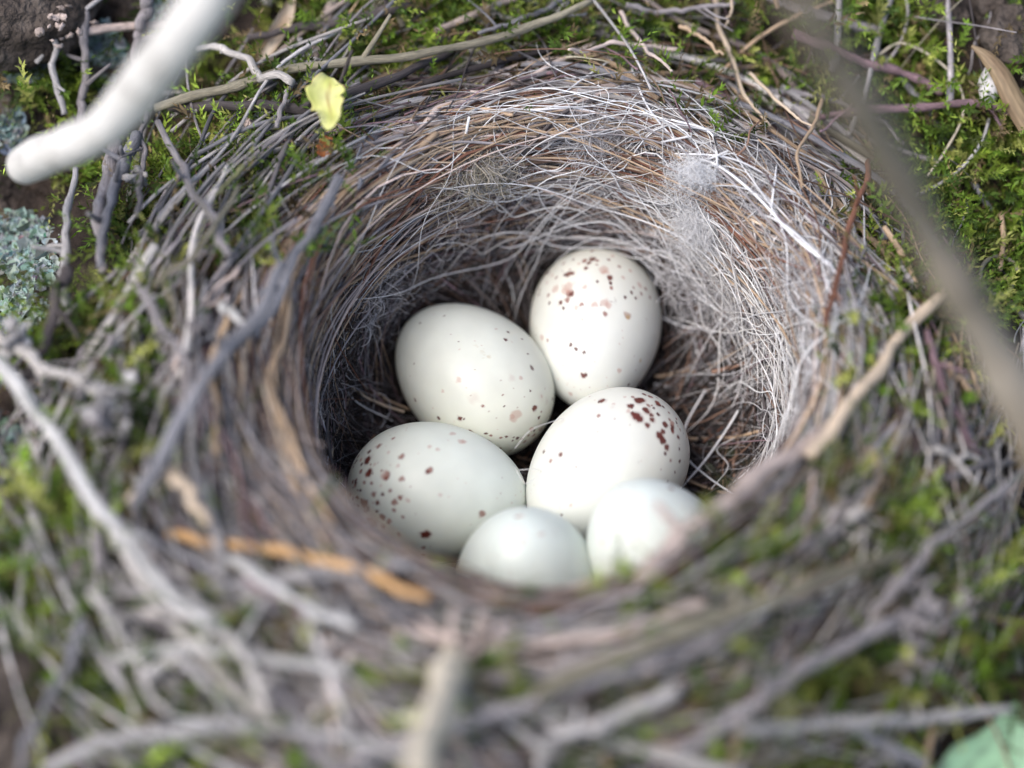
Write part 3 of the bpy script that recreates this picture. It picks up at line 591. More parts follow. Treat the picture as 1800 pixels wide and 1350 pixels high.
TW = [  # points, width, stand-off, colour
 ([(270, 190), (400, 155), (500, 125), (620, 105), (760, 88), (870, 66), (960, 36), (1040, 0)], 20, .35, 'olive'),
 ([(345, 82), (400, 88), (460, 118), (512, 142)], 18, .45, 'pale'),
 ([(512, 140), (500, 175), (485, 225)], 11, .35, 'grey'),
 ([(440, 68), (520, 50), (640, 32), (720, 8)], 22, .18, 'dark'),
 ([(300, 188), (420, 190), (540, 192), (605, 180), (700, 130), (795, 92)], 24, .2, 'dark'),
 ([(280, 215), (320, 300), (360, 372), (405, 450)], 21, .5, 'grey'),
 ([(148, 20), (150, 100), (146, 180), (140, 250)], 19, .3, 'grey'),
 ([(85, -10), (98, 60), (98, 130), (112, 200)], 15, .25, 'lgrey'),
 ([(205, 250), (185, 330), (170, 400), (182, 480)], 34, .35, 'grey'),
 ([(240, 240), (205, 320), (186, 390), (172, 470)], 27, .4, 'blue'),
 ([(135, 295), (122, 380), (110, 460), (118, 540)], 22, .35, 'lgrey'),
 ([(258, 190), (252, 280), (240, 380)], 13, .35, 'grey'),
 ([(258, -10), (245, 50), (238, 120)], 28, .3, 'grey'),
 ([(118, 470), (100, 540), (62, 630), (15, 680)], 30, .6, 'dark'),
 ([(600, 310), (560, 385), (520, 450), (470, 540), (400, 625)], 25, .28, 'blue'),
 ([(500, 465), (440, 560), (385, 635), (330, 720), (235, 890)], 30, .75, 'blue'),
 ([(770, 232), (690, 300), (610, 392), (550, 450), (515, 500)], 15, .16, 'tan'),
 ([(1045, 78), (950, 124), (850, 172), (760, 214), (690, 262)], 14, .2, 'pink'),
 ([(915, 90), (860, 135), (790, 185), (725, 240), (660, 300)], 11, .16, 'grey'),
 ([(700, 205), (640, 265), (590, 340), (560, 420)], 26, .14, 'blue'),
 ([(640, 240), (760, 200), (860, 195), (900, 203)], 9, .2, 'tan'),
 ([(660, 185), (740, 160), (820, 140)], 10, .2, 'tan'),
 ([(945, 175), (1040, 150), (1110, 138), (1200, 160)], 12, .15, 'tan'),
 ([(960, 200), (1060, 165), (1140, 160), (1260, 175), (1340, 170)], 10, .15, 'pink'),
 ([(735, 330), (770, 342), (830, 348), (885, 344)], 13, .16, 'red'),
 ([(380, 345), (430, 290)], 12, .5, 'green'),
 ([(270, 500), (345, 445), (420, 330)], 14, .6, 'olive'),
 ([(245, 510), (300, 590), (330, 668), (326, 745)], 21, .75, 'grey'),
 ([(400, 555), (372, 640), (382, 735), (378, 800)], 21, .45, 'tan'),
 ([(505, 470), (502, 590), (470, 675), (500, 755), (545, 850), (580, 925)], 18, .3, 'tan'),
 ([(390, 535), (432, 575)], 24, .6, 'white'),
 ([(300, 670), (340, 560), (420, 470)], 15, .4, 'pink'),
 ([(-10, 630), (60, 720), (120, 800), (180, 905), (235, 970), (300, 1045), (360, 1100)], 36, 1.1, 'white'),
 ([(-10, 590), (80, 640), (175, 690)], 28, 1.0, 'pale'),
 ([(230, 885), (260, 855), (295, 828)], 28, .85, 'ltan'),
 ([(295, 826), (325, 860), (365, 920)], 32, .85, 'ltan'),
 ([(200, 590), (160, 650), (130, 720)], 16, .7, 'grey'),
 ([(230, 580), (175, 640), (150, 700)], 18, .6, 'lgrey'),
 ([(160, 1040), (200, 1092), (250, 1190), (295, 1260)], 24, .9, 'pale'),
 ([(150, 1085), (112, 1180), (72, 1260), (35, 1360)], 28, .9, 'blue'),
 ([(80, 1355), (180, 1308), (300, 1288), (420, 1280), (540, 1290), (650, 1310), (730, 1325)], 31, 1.0, 'lgrey'),
 ([(410, 980), (490, 1038), (560, 1080), (630, 1100)], 27, .55, 'white'),
 ([(430, 1015), (545, 1095)], 24, .5, 'mauve'),
 ([(330, 1050), (420, 1130), (468, 1248)], 26, .75, 'pale'),
 ([(200, 1160), (310, 1140), (450, 1152), (610, 1182)], 27, .6, 'white'),
 ([(310, 1150), (400, 1240), (440, 1300)], 22, .7, 'lgrey'),
 ([(600, 1345), (800, 1275), (1000, 1215), (1200, 1135), (1320, 1085)], 36, .65, 'grey'),
 ([(940, 1225), (1200, 1108), (1400, 1035), (1595, 968)], 40, .8, 'olive'),
 ([(960, 1300), (1080, 1260), (1192, 1215)], 36, .8, 'lgrey'),
 ([(1180, 1330), (1400, 1190), (1530, 1112), (1625, 1075)], 36, .9, 'grey'),
 ([(1530, 1085), (1600, 1010), (1680, 930), (1810, 820)], 28, .8, 'grey'),
 ([(1300, 1282), (1480, 1272), (1640, 1256), (1775, 1248)], 28, .9, 'lgrey'),
 ([(1490, 1280), (1630, 1345)], 28, .7, 'blue'),
 ([(1740, 1000), (1770, 1100), (1795, 1180)], 16, .2, 'blue'),
 ([(930, 1075), (1080, 1048), (1210, 985), (1330, 890)], 30, .25, 'brown'),
 ([(590, 930), (680, 1010), (800, 1055), (960, 1060)], 28, .2, 'brown'),
 ([(700, 1110), (860, 1130), (1050, 1120), (1240, 1060)], 28, .4, 'pink'),
 ([(800, 1190), (960, 1180), (1130, 1130)], 26, .45, 'grey'),
 ([(1632, 580), (1650, 660), (1700, 760), (1722, 800)], 24, .45, 'mauve'),
 ([(1530, 785), (1545, 835), (1510, 905)], 24, .35, 'tan'),
 ([(1640, 790), (1725, 805)], 18, .5, 'pale'),
 ([(1665, 640), (1720, 705)], 18, .35, 'tan'),
 ([(1490, 800), (1480, 900), (1460, 980)], 22, .2, 'brown'),
 ([(1400, 970), (1560, 880), (1700, 830), (1810, 800)], 26, .35, 'grey'),
 ([(1350, 162), (1440, 168), (1520, 200), (1588, 252)], 15, .3, 'grey'),
 ([(1255, -10), (1270, 70), (1300, 150), (1352, 222)], 13, .35, 'ltan'),
 ([(1195, 45), (1240, 70), (1272, 95)], 11, .35, 'tan'),
 ([(1288, -5), (1284, 30), (1274, 48)], 8, .35, 'ltan'),
 ([(1318, 128), (1380, 190), (1432, 226)], 9, .3, 'ltan'),
 ([(1445, 175), (1428, 225), (1405, 260), (1408, 330)], 10, .3, 'tan'),
 ([(1530, 280), (1510, 330), (1490, 420), (1470, 500), (1450, 575)], 15, .25, 'red'),
 ([(1100, 10), (1180, 20), (1290, 5)], 14, .3, 'grey'),
 ([(840, 60), (930, 28), (1000, -8)], 14, .25, 'blue'),
 ([(1000, 5), (980, 28), (1030, 24)], 9, .3, 'lgrey'),
 ([(1090, 20), (1130, 80), (1180, 125)], 10, .25, 'pink'),
 ([(1200, 88), (1090, 78), (1000, 88)], 11, .2, 'pink'),
]
for k, t in enumerate(TW):
    c = t[3]
    twig(t[0], t[1] * (1.12 if k < 16 else 1), t[2] + (.22 if k < 16 or 25 <= k <= 27 or k > 65 else 0), c, M_STRAW if c in ('tan', 'ltan', 'pink') else M_TWIG, 'straw' if c in ('ltan', 'tan') else 'twig', taper=(1, rng.uniform(.55, .95)) if rng.random() < .6 else (rng.uniform(.6, .9), 1))
twig([(298, 938), (400, 958), (500, 970), (600, 992), (680, 1026), (755, 1050)], 26, .45, 'orange', M_STRAW, 'straw', label='orange brown straw lying along the near rim')
twig([(1425, 800), (1500, 705), (1570, 622), (1658, 515)], 32, .45, 'ltan', M_STRAW, 'straw', label='bright tan straw stub leaning over the right rim', taper=(1.1, .9), stiff=1)
twig([(805, 1130), (795, 1195), (768, 1262), (735, 1365)], 88, .95, 'straw', M_STRAW, 'straw', label='broad flat beige straw standing out from the near flank', flat=.75, depths=(25.1, 24.5, 23.9, 23.2))
twig([(1120, 1020), (1200, 945), (1300, 868), (1400, 795), (1455, 752)], 46, .3, 'pink', M_TWIG, 'twig', depths=(25.1, 25.35, 25.7, 26.2, 26.6))
# straws crossing the dark floor on the right
for p, wd, c in (([(1200, 770), (1290, 768), (1400, 755)], 8, 'tan'), ([(1330, 655), (1310, 720), (1295, 800), (1288, 860)], 8, 'brown'),
                 ([(1310, 628), (1360, 690), (1390, 750)], 6, 'tan'), ([(1150, 662), (1225, 655)], 9, 'tan'), ([(1150, 450), (1075, 440)], 5, 'tan'),
                 ([(1395, 480), (1372, 560), (1325, 608)], 7, 'tan'), ([(1040, 440), (1120, 425), (1175, 395)], 8, 'tan'), ([(555, 590), (575, 560), (590, 510)], 9, 'ltan'), ([(720, 720), (660, 690), (600, 640)], 5, 'tan')):
    twig(p, wd, .22, c, M_STRAW, 'straw', n=24, K=6)
HR = [([(1110, 120), (1140, 190), (1200, 262), (1255, 330)], 4.5, .2), ([(900, 395), (960, 350), (1030, 290), (1110, 262), (1210, 240)], 5, .3),
      ([(1045, 470), (1070, 400), (1130, 335), (1200, 300), (1280, 265)], 4.5, .35), ([(1200, 275), (1260, 290), (1330, 345), (1400, 420), (1465, 470)], 6, .3),
      ([(1180, 210), (1250, 235), (1262, 300)], 5, .3), ([(1365, 290), (1355, 380), (1352, 470), (1345, 540)], 4.5, .3), ([(1260, 355), (1360, 385), (1420, 430), (1470, 480)], 6, .3),
      ([(825, 205), (810, 270), (780, 330), (740, 375), (700, 420)], 6, .3), ([(617, 400), (612, 470), (612, 560)], 7, .4), ([(790, 390), (760, 430), (730, 470), (690, 540)], 4, .3),
      ([(1060, 270), (1170, 270), (1290, 280), (1400, 340)], 4, .3), ([(1245, 540), (1290, 510), (1340, 465), (1380, 465), (1440, 530)], 5, .35),
      ([(1190, 420), (1160, 470), (1150, 540), (1190, 570), (1240, 575), (1290, 540), (1310, 500)], 4, .3), ([(1215, 570), (1230, 630), (1260, 665), (1310, 700), (1340, 750), (1320, 820), (1280, 855)], 3.5, .25),
      ([(1385, 545), (1340, 560), (1320, 620), (1308, 700), (1250, 795), (1200, 855)], 5, .3), ([(1150, 675), (1240, 690), (1320, 705), (1390, 745)], 6, .2),
      ([(1240, 685), (1205, 750), (1205, 800), (1240, 835), (1290, 870)], 6, .3), ([(1250, 860), (1280, 820), (1260, 790), (1290, 770)], 3, .3),
      ([(1300, 470), (1380, 590), (1410, 650)], 5, .25), ([(1040, 370), (1090, 370), (1120, 400)], 5, .25), ([(640, 560), (600, 640), (620, 700), (690, 740)], 4, .3),
      ([(905, 310), (1000, 285), (1060, 275)], 4, .25), ([(1090, 95), (1030, 135), (990, 165)], 4, .2), ([(930, 195), (1010, 190), (1080, 208)], 5, .2), ([(870, 440), (810, 430), (745, 470)], 5, .2)]
for p, wd, h in HR:
    twig(p, wd * (1.15 if min(q[1] for q in p) < 560 else .75), h, 'snow', M_HAIR, 'hair', n=40, K=5, stiff=4, knots=.02)
for p, wd, h in (([(1255, 240), (1275, 320), (1300, 400), (1320, 470), (1335, 540)], 5, .3), ([(1190, 342), (1270, 400)], 3, .3), ([(1310, 500), (1350, 530), (1390, 600)], 4, .25), ([(970, 220), (990, 260), (1010, 290)], 3, .2)):
    twig(p, wd, h, 'black', M_HAIR, 'hair', n=30, K=5, stiff=4, knots=.02)
# hairs lying over the eggs
for q, r_ in (([(905, 788, 27.95), (935, 755, 27.9), (990, 735, 28.1)], .0035), ([(912, 826, 27.9), (950, 826, 27.9), (925, 850, 27.8), (905, 822, 27.95)], .004), ([(1047, 895, 27.5), (1040, 940, 27.4), (1036, 975, 27.4)], .005)):
    q = spline(np.array(q, float), 30); P = at_depth(q[:, 0], q[:, 1], q[:, 2])
    V, F, C, U = tubes(P[None], np.full((1, 30), r_), 5, np.array([C_['white']])); mesh_obj('hair', V, F, M_HAIR, nest, C, U)

# the many further twigs of the outer flank, nobody could count them
def flank(N, d_rng, L_rng, r_rng, lift, cols, sd, K=7, th_rng=None, knots=.1, jit=.3):
    M = 16
    th = rng.uniform(0, 2 * math.pi, N) if th_rng is None else rng.uniform(*th_rng, N)
    d = rng.uniform(*d_rng, N); r0 = R_of(th) + d
    x0, y0 = r0 * np.cos(th), r0 * np.sin(th)
    hd = th + math.pi / 2 + rng.normal(0, sd, N) + rng.choice([0, math.pi], N)
    s = np.linspace(-.5, .5, M); Ln = rng.uniform(*L_rng, N)
    # follow the rim's curve a little
    cv = 1 / r0 * np.sign(np.cos(hd - th - math.pi / 2)) * rng.uniform(.3, 1.1, N)
    h2 = hd[:, None] + cv[:, None] * s * Ln[:, None] + rng.normal(0, .12, (N, 1)) * np.sin(s * 9 + rng.uniform(0, 7, (N, 1)))
    st = (Ln / M)[:, None]
    x = np.cumsum(np.cos(h2) * st, 1); y = np.cumsum(np.sin(h2) * st, 1)
    x += x0[:, None] - x.mean(1, keepdims=True); y += y0[:, None] - y.mean(1, keepdims=True)
    R = R_of(np.arctan2(y, x)); ok = (np.hypot(x, y) > R + .02).all(1)
    ok &= ~((x < -4.35) & (y > 1.0) & (y < 3.4)).any(1)                # bare bark beside the nest on the left
    z = height(x, y); zf = np.stack([np.polynomial.polynomial.polyval(s, np.polynomial.polynomial.polyfit(s, zz, 2)) for zz in z])
    z = zf + rng.uniform(*lift, N)[:, None] + (rng.normal(0, .12, N)[:, None] * s * Ln[:, None] * .5)
    P = np.stack([x, y, z], -1)[ok]
    r = rng.uniform(*r_rng, N)[:, None] * (1 + knots * rng.normal(0, 1, (N, M))) * np.linspace(1, .7, M)[None]
    r[:, 0] *= .05; r[:, -1] *= .05; P[:, 0] = P[:, 1] * .98 + P[:, 0] * .02; P[:, -1] = P[:, -2] * .98 + P[:, -1] * .02
    return tubes(P, r[ok], K, pick(cols, N, jit)[ok])
GC = [('grey', 4), ('lgrey', 4), ('blue', 1.5), ('pink', 2.5), ('tan', 2), ('dark', 1.5), ('mauve', 1), ('olive', 2), ('pale', 1)]
m = merge([flank(380, (.1, 2.4), (1.6, 4.2), (.008, .018), (.1, .5), [('lgrey', 3), ('pale', 3), ('grey', 3), ('dark', 1), ('ltan', 1.5), ('pink', 2)], .32, th_rng=(math.pi, 2 * math.pi), jit=.35),
           flank(260, (.4, 3.4), (1.8, 4.6), (.010, .028), (.1, .6), [('lgrey', 3), ('grey', 4), ('blue', 2), ('mauve', 1), ('pale', 1)], .35, th_rng=(math.pi * .72, math.pi * 1.35), jit=.3),
           flank(900, (.0, 1.8), (.5, 2.2), (.005, .013), (.05, .4), [('grey', 3), ('lgrey', 2), ('brown', 3), ('tan', 2), ('mauve', 2), ('dark', 2), ('blue', 1)], .7, K=5, knots=.05, jit=.4),
           flank(240, (.5, 4.5), (.5, 2.4), (.006, .018), (.05, .5), [('grey', 3), ('lgrey', 2), ('brown', 2), ('tan', 1), ('mauve', 2), ('dark', 2), ('olive', 1)], 1.0, K=5, knots=.08, jit=.4), flank(270, (.1, 1.6), (1.2, 4.0), (.014, .045), (.0, .28), GC, .28), flank(130, (.8, 4.0), (1.0, 4.0), (.02, .065), (.0, .4), GC, .55),
           flank(70, (.8, 3.2), (1.5, 4.0), (.03, .07), (.1, .6), [('lgrey', 3), ('grey', 3), ('pale', 2)], .7, th_rng=(math.pi * .9, math.pi * 1.55)),
           flank(300, (.05, .9), (1.0, 3.5), (.008, .022), (.0, .25), [('tan', 1.5), ('pink', 1), ('brown', 2), ('grey', 3), ('lgrey', 2), ('dark', 2)], .35, jit=.4)])
tag(mesh_obj('woven_twigs', m[0], m[1], M_TWIG, nest, m[2], m[3]), kind='stuff')

# crumbly dried flower heads on the twigs
def crumbs(px, py, spread, N, h, size, col, name='dried_flower_head'):
    Vs, Fs, Cs, o = [], [], [], 0
    c0, d0 = hit(px, py, h); c0 = c0[0]
    for k in range(int(N * 4)):
        c = c0 + rng.normal(0, spread, 3)
        V, F = blob(c, rng.uniform(.2, 1.6, 3) * size * .5, rng.uniform(0, 6, 3), None, '', rough=.45, seed=rng.uniform(0, 50), sub=2, freq=1.8)
        Vs.append(V); Fs.append(F + o); o += len(V); Cs.append(np.repeat(np.array([C_[col]]) * rng.lognormal(0, .18), len(V), 0))
    V = np.concatenate(Vs)
    mesh_obj(name, V, np.concatenate(Fs), M_TWIG, nest, np.concatenate(Cs), V * 3)
for a in ((95, 35, .14, 22, .45, .07, 'pink'), (75, 25, .1, 10, .4, .06, 'lgrey'), (238, 312, .05, 6, .55, .07, 'pale'), (185, 715, .10, 9, 1.0, .10, 'lgrey'), (178, 740, .06, 4, .9, .12, 'grey'), (30, 595, .08, 4, 1.0, .10, 'lgrey'),
          (1640, 1080, .16, 10, .9, .08, 'grey'), (1615, 1160, .10, 6, .8, .08, 'grey'), (545, 110, .09, 10, .45, .04, 'lgrey'), (600, 75, .06, 7, .35, .035, 'grey'), (870, 16, .02, 3, .3, .05, 'lgrey'),
          (435, 218, .02, 3, .4, .05, 'pink'), (855, 1110, .08, 5, .6, .08, 'pink'), (1500, 915, .1, 6, .5, .07, 'pale'), (1250, 127, .04, 4, .15, .04, 'lgrey'), (345, 570, .05, 4, .6, .06, 'grey'), (640, 60, .03, 4, .3, .03, 'pale')):
    crumbs(*a)
# a pale seed or chip caught in the flank on the right
c, _ = hit(1571, 505, .25); V, F = blob(c[0], (.055, .07, .05), (.3, .2, .5), None, '', rough=.12, seed=3, sub=3)
tag(mesh_obj('white_chip', V, F, M_STONE, None, loc=c[0]), 'tiny white chip in the green moss outside the right rim', 'chip')

# ------------------------------------------------------------------ loose things around the nest
def loose(name, label, cat, pts, wpx, mat, depths=None, h=.3, taper=(1, 1), col='grey', group=None, n=60, K=18, knots=.08, stiff=2):
    P, d = trace(pts, h, n, stiff, depths)
    r = wpx * .45 * d / FP * np.linspace(taper[0], taper[1], n) * (1 + wobble(n, knots, 2.2) + wobble(n, knots * .5, 7))
    s = np.linspace(0, 1, n)
    r *= np.sqrt(np.clip(1 - (1 - np.clip(s / .05, .0, 1)) ** 2, .01, 1))
    P, r = cap(P, r)
    V, F, C, U = tubes(P[None], r[None], K, np.array([C_[col]]))
    o = mesh_obj(name, V, F, mat, None, C, U, loc=P[0]); tag(o, label, cat, group); return o
loose('dead_branch', 'thick bleached pale branch reaching over the top left of the nest', 'branch',
      [(30, 298), (75, 274), (125, 255), (185, 222), (250, 150), (305, 80), (370, -10), (440, -120), (520, -260)], 102, M_PALE, depths=(27.4, 26.8, 26.2, 25.7, 25.1, 24.5, 24.1, 23.7, 23.3), taper=(.72, 1.08), knots=.05)
loose('bare_stem', 'blurred grey brown stem hanging close to the lens on the right of the nest', 'stem',
      [(1320, -260), (1380, -80), (1440, 60), (1510, 180), (1575, 300), (1640, 430), (1715, 560), (1800, 720), (1900, 930), (2000, 1200)], 84, M_STEM, depths=(19.4, 19.8, 20.3, 21.0, 21.8, 22.5, 23.1, 23.7, 24.3, 25.2), taper=(.85, 1.1), knots=.13)
o = loose('purple_twig', 'short bare purple twig with a snapped end pointing down to the right, over the moss', 'twig', [(1660, 165), (1620, 142), (1570, 122), (1520, 112), (1460, 84), (1395, 58)], 18, M_TWIG, h=.42, col='mauve', knots=.16, stiff=1)
pt = loose('purple_twig', 'longer purple twig lying level on the moss at the right, forked at its end', 'twig', [(1792, 212), (1762, 190), (1700, 181), (1620, 189), (1520, 194), (1440, 205)], 16, M_TWIG, h=.42, col='mauve', knots=.16, stiff=1)
P, d = trace([(1740, 190), (1750, 205), (1763, 228)], .4, 20, 1); r = 10 * .45 * d / FP * np.linspace(1, .5, 20); P, r = cap(P, r)
V, F, C, U = tubes(P[None], r[None], 10, np.array([C_['mauve']])); mesh_obj('side_shoot', V, F, M_TWIG, pt, C, U)
# thin tendrils over the moss
loose('dry_tendril', 'long thin pale tendril arching over the moss beside the purple twigs', 'tendril', [(1540, 100), (1585, 76), (1650, 108), (1688, 155), (1692, 205), (1662, 265), (1630, 310)], 5, M_STRAW, h=.35, col='straw', K=8, knots=.03, stiff=4)
loose('grey_hair', 'thin grey hair curving down from the top edge onto the moss', 'hair', [(1592, -10), (1596, 25), (1585, 70), (1560, 108), (1530, 125)], 6, M_HAIR, h=.3, col='grey', K=8, knots=.03, stiff=3)
loose('grey_hair', 'grey hair sweeping across the moss below the forked purple twig', 'hair', [(1740, 205), (1725, 250), (1690, 295), (1640, 330), (1590, 350)], 7, M_HAIR, h=.3, col='lgrey', K=8, knots=.03, stiff=3)
loose('dry_stalk', 'short upright tan stalk in the moss at the right edge', 'stalk', [(1760, 375), (1764, 420), (1757, 475)], 11, M_STRAW, h=.35, col='tan', K=10, knots=.08)
a = np.linspace(.3, 6.0, 14)
loose('curled_tendril', 'tan tendril curled into a ring on the moss near the right edge', 'tendril', [(1755 + 28 * math.cos(v) * (1 + .02 * k), 485 + 34 * math.sin(v)) for k, v in enumerate(a)], 9, M_STRAW, h=.3, col='olive', K=8, stiff=4)

def curled(name, label, cat, pts, wid, curl, h, colA, colB, mat, tilt=0.0, n=40, m=14, thick=.006, wave=.0, flip=1, prof=None, depths=None, rough_edge=.0, veins=1.0):
    P, d = trace(pts, h, n, 2, depths); s = np.linspace(0, 1, n)
    T = np.gradient(P, axis=0); T /= np.linalg.norm(T, axis=1, keepdims=True)
    Nn = -ray(*np.array(pts).mean(0)) ; Nn = np.broadcast_to(Nn / np.linalg.norm(Nn), P.shape)
    Sd = np.cross(T, Nn); Sd /= np.linalg.norm(Sd, axis=1, keepdims=True); N2 = np.cross(Sd, T)
    ct, st = math.cos(tilt), math.sin(tilt); Sd, N2 = Sd * ct + N2 * st, N2 * ct - Sd * st
    wv = (np.sin(math.pi * np.clip(s * .96 + .02, 0, 1)) ** .6 if prof is None else np.interp(s, np.linspace(0, 1, len(prof)), prof)) * wid
    v = np.linspace(-1, 1, m)
    ph = v * curl; Rr = wv[:, None] / (2 * curl)
    A = np.sin(ph)[None] * Rr; B = flip * (1 - np.cos(ph))[None] * Rr
    B = B + wave * np.sin(s * 17 + 1)[:, None] * v[None] + .3 * wave * np.sin(s * 31)[:, None] * v[None] ** 2
    A = A * (1 + rough_edge * (np.sin(s * 23) + .6 * np.sin(s * 41 + 2))[:, None] * np.abs(v)[None])
    V = P[:, None] + Sd[:, None] * A[..., None] + N2[:, None] * B[..., None]
    Vb = V - N2[:, None] * thick
    I = np.arange(n * m).reshape(n, m); q = np.stack([I[:-1, :-1], I[:-1, 1:], I[1:, 1:], I[1:, :-1]], -1).reshape(-1, 4)
    lp = np.concatenate([I[0], I[1:, -1], I[-1, -2::-1], I[-2:0:-1, 0]]); k = n * m
    side = np.stack([lp, lp + k, np.roll(lp, -1) + k, np.roll(lp, -1)], -1)
    vein = 1 + veins * (.18 * np.sin(v * 26)[None] * np.ones((n, 1)) + .12 * np.sin(s * 37 + 2)[:, None] * np.sin(v * 9)[None])
    mixv = np.clip(.5 + .5 * np.sin(s * 9 + 1)[:, None] * np.sin(v * 3 + 2)[None], 0, 1)[..., None]
    C = (np.array(colA) * (1 - mixv) + np.array(colB) * mixv) * vein[..., None]
    if veins < 1:                                                   # a browned crease and stained edge
        br = np.exp(-((v[None] + .35 - .25 * np.sin(s * 3)[:, None]) / .09) ** 2) * np.clip(1.3 - 1.2 * np.abs(s - .45) * 2, 0, 1)[:, None] * .75 + np.clip((np.abs(v)[None] - .82) * 3, 0, .5) * (.5 + .5 * np.sin(s * 12)[:, None])
        C = C * (1 - br[..., None]) + np.array([.50, .34, .10]) * br[..., None]
    o = mesh_obj(name, np.concatenate([V.reshape(-1, 3), Vb.reshape(-1, 3)]), np.concatenate([q, q[:, ::-1] + k, side]), mat, None, np.concatenate([C.reshape(-1, 3), C.reshape(-1, 3) * .9]), loc=P[n // 2])
    return tag(o, label, cat)
M_LEAF = leaf_mat('dry_leaf', .6, .15); M_PETAL = leaf_mat('petal', .5, .3)
curled('dry_leaf', 'pale brown boat shaped dry leaf under the dark twig at the top left', 'leaf', [(516, -8), (500, 35), (476, 75), (452, 118)], .22, 1.1, .28, (.42, .30, .20), (.60, .52, .42), M_LEAF)
curled('dry_leaf', 'olive brown curled dry leaf with an orange tip above the pale pebble', 'leaf', [(1708, 80), (1735, 98), (1762, 130), (1785, 175), (1815, 225)], .28, 1.0, .6, (.22, .15, .09), (.30, .22, .13), M_LEAF, prof=(.12, .6, .85, 1, 1), tilt=.3, flip=-1, thick=.015)
curled('yellow_petal', 'crumpled pale yellow petal caught on the twigs at the top left', 'petal', [(577, 134), (572, 165), (578, 195), (582, 226)], .38, .6, .85, (.88, .86, .42), (.78, .80, .24), M_PETAL, prof=(.3, .95, 1.0, .85, .6, .25), wave=.03, rough_edge=.10, veins=.25)
curled('brown_scrap', 'small rust brown leaf scrap hanging just below the yellow petal', 'leaf scrap', [(578, 240), (572, 258), (570, 276)], .17, .7, .35, (.30, .09, .03), (.36, .14, .05), M_LEAF, prof=(.4, .9, 1, .8), rough_edge=.12)
curled('dry_leaf', 'small torn tan leaf flake stuck to the left inner wall of the cup', 'leaf', [(678, 335), (668, 365), (645, 392)], .13, .7, .22, (.40, .27, .15), (.46, .34, .2), M_LEAF, rough_edge=.2)
curled('bark_flake', 'slim pale brown bark flake on the back wall above the tan down', 'flake', [(855, 232), (885, 230), (918, 226)], .075, .6, .2, (.44, .28, .19), (.5, .34, .25), M_LEAF)
curled('green_leaf', 'smooth pale green leaf below the nest at the lower right corner', 'leaf', [(1675, 1500), (1735, 1400), (1775, 1320), (1790, 1235)], 1.1, .35, .3, (.46, .72, .46), (.48, .74, .50), leaf_mat('green_leaf', .45, .4), prof=(.9, 1, .9, .55, .08), thick=.02)
c, _ = hit(1742, 145, .38); V, F = blob(c[0], (.12, .24, .14), (.2, .1, -.25), None, '', rough=.05, seed=8, sub=4)
tag(mesh_obj('pebble', V, F, M_STONE, None, loc=c[0]), 'smooth pale grey pebble half under the curled brown leaf', 'pebble')

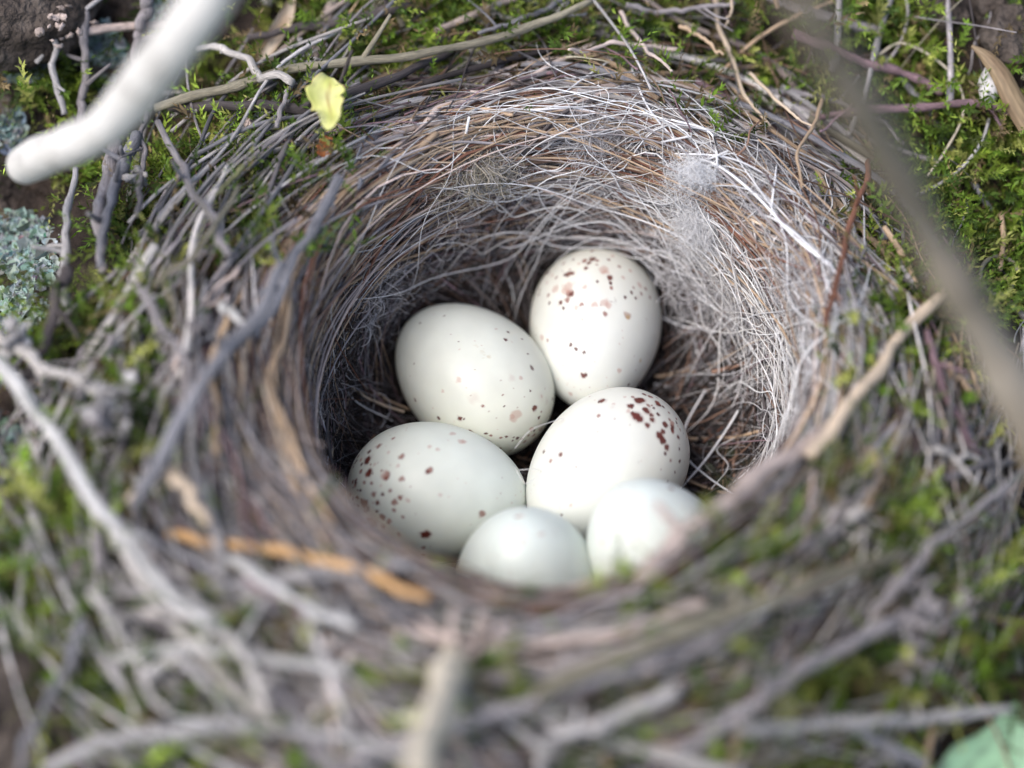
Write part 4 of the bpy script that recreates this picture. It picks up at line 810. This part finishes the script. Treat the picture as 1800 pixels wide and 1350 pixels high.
# ------------------------------------------------------------------ moss
def moss(N, ells, base_w, Lr, leaf_r, leaves, clump=1.0):
    cand = N * 14
    r = 1.0 + 8.5 * np.sqrt(rng.uniform(0, 1, cand)); an = rng.uniform(0, 2 * math.pi, cand)
    x, y = r * np.cos(an), r * np.sin(an); d = r - R_of(an)
    z = height(x, y); P = np.stack([x, y, z], -1)
    px, py, dp = project(P)
    wgt = base_w * np.clip(lump(x * 1.3, y * 1.3) + .2, 0, 1) * np.clip((d - .25) / .8, 0, 1)
    for cx, cy, rx, ry, k in ells:
        q = ((px - cx) / rx) ** 2 + ((py - cy) / ry) ** 2
        wgt = np.maximum(wgt, k * np.clip(1.5 - q, 0, 1))
    wgt[d < .05] = 0
    wgt[(((px - 20) / 95) ** 2 + ((py - 430) / 190) ** 2 < 1) | (((px - 30) / 60) ** 2 + ((py - 40) / 70) ** 2 < 1)] *= .04
    wgt *= np.clip(.75 + .9 * lump(x * 2.1 + 3, y * 2.1), .12, 1)
    keep = rng.uniform(0, 1, cand) < wgt * N * 1.0 / max(wgt.sum(), 1) * 1.0
    P = P[keep]; n = len(P); P[:, 2] += rng.uniform(.0, .45, n) * np.clip((np.hypot(P[:, 0], P[:, 1]) - 3) / 1, 0, 1) * (P[:, 1] < 1)
    e = .05
    nx = -(height(P[:, 0] + e, P[:, 1]) - height(P[:, 0] - e, P[:, 1])) / (2 * e); ny = -(height(P[:, 0], P[:, 1] + e) - height(P[:, 0], P[:, 1] - e)) / (2 * e)
    nrm = np.stack([np.clip(nx, -1, 1), np.clip(ny, -1, 1), np.ones(n)], -1); nrm /= np.linalg.norm(nrm, axis=1, keepdims=True)
    ax = nrm * rng.uniform(.3, 1.0, (n, 1)) + rng.normal(0, .6, (n, 3)); ax /= np.linalg.norm(ax, axis=1, keepdims=True)
    bend = rng.normal(0, .5, (n, 3)) - np.array([0, 0, .3])
    Ln = rng.uniform(*Lr, n); K = leaves
    s = np.linspace(.02, 1, K)[None] * np.ones((n, 1))
    st = P[:, None] + ax[:, None] * (s * Ln[:, None])[..., None] + bend[:, None] * (s ** 2 * Ln[:, None] * .5)[..., None]
    tg = ax[:, None] + bend[:, None] * s[..., None]; tg = tg / np.linalg.norm(tg, axis=-1, keepdims=True)
    ref = rng.normal(size=(n, 1, 3)); e1 = np.cross(tg, ref); e1 /= np.linalg.norm(e1, axis=-1, keepdims=True); e2 = np.cross(tg, e1)
    phi = np.arange(K) * 2.39996 + rng.uniform(0, 7, (n, 1))
    rad = e1 * np.cos(phi)[..., None] + e2 * np.sin(phi)[..., None]
    up = (.35 + .75 * s ** 2)[..., None]
    ld = tg * up + rad * rng.uniform(.7, 1.1, (n, K, 1)); ld /= np.linalg.norm(ld, axis=-1, keepdims=True)
    ll = (rng.uniform(*leaf_r, (n, 1)) * rng.uniform(.7, 1.2, (n, K)) * (1.05 - .45 * s ** 3))[..., None]
    sd = np.cross(ld, tg); sd /= np.linalg.norm(sd, axis=-1, keepdims=True) + 1e-9
    up2 = np.cross(sd, ld)
    v0 = st; v2 = st + ld * ll + tg * ll * .15
    v1 = st + ld * ll * .4 + sd * ll * .17 + up2 * ll * .05; v3 = st + ld * ll * .4 - sd * ll * .17 + up2 * ll * .05
    V = np.stack([v0, v1, v2, v3], 2).reshape(-1, 3)
    i = np.arange(n * K)[:, None] * 4
    F = np.concatenate([i + np.array([0, 1, 2]), i + np.array([0, 2, 3])])
    pal = np.array([(.16, .265, .03), (.28, .38, .05), (.075, .13, .022), (.40, .42, .11), (.22, .16, .08)])
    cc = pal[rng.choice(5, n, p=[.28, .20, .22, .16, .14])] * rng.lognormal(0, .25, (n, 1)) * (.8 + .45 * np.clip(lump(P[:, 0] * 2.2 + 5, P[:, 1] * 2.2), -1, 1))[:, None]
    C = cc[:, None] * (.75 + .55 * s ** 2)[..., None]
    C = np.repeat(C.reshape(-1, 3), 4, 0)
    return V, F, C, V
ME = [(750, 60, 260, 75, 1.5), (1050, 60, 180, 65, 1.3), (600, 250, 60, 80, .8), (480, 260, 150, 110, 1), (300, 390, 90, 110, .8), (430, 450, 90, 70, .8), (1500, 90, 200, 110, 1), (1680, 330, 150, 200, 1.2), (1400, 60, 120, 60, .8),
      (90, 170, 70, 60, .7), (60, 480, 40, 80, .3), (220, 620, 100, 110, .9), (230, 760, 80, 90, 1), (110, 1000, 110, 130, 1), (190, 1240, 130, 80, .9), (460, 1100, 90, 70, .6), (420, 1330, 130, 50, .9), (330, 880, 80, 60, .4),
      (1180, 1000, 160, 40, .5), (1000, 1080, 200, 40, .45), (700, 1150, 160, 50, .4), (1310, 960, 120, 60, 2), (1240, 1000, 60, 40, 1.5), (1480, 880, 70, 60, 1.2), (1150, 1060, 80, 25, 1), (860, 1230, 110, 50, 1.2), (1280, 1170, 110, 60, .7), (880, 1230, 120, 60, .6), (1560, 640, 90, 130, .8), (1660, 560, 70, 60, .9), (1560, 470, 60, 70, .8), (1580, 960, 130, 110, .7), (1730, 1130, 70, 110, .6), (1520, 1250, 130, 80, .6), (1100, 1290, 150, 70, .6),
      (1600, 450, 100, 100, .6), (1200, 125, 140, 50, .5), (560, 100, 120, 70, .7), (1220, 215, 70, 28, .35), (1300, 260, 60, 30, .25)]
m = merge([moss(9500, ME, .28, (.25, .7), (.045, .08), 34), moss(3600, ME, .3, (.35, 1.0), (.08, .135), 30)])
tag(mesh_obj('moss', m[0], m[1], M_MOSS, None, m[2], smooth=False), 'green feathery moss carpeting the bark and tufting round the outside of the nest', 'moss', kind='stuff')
for o in SC.objects:
    if '_org' in o: del o['_org']
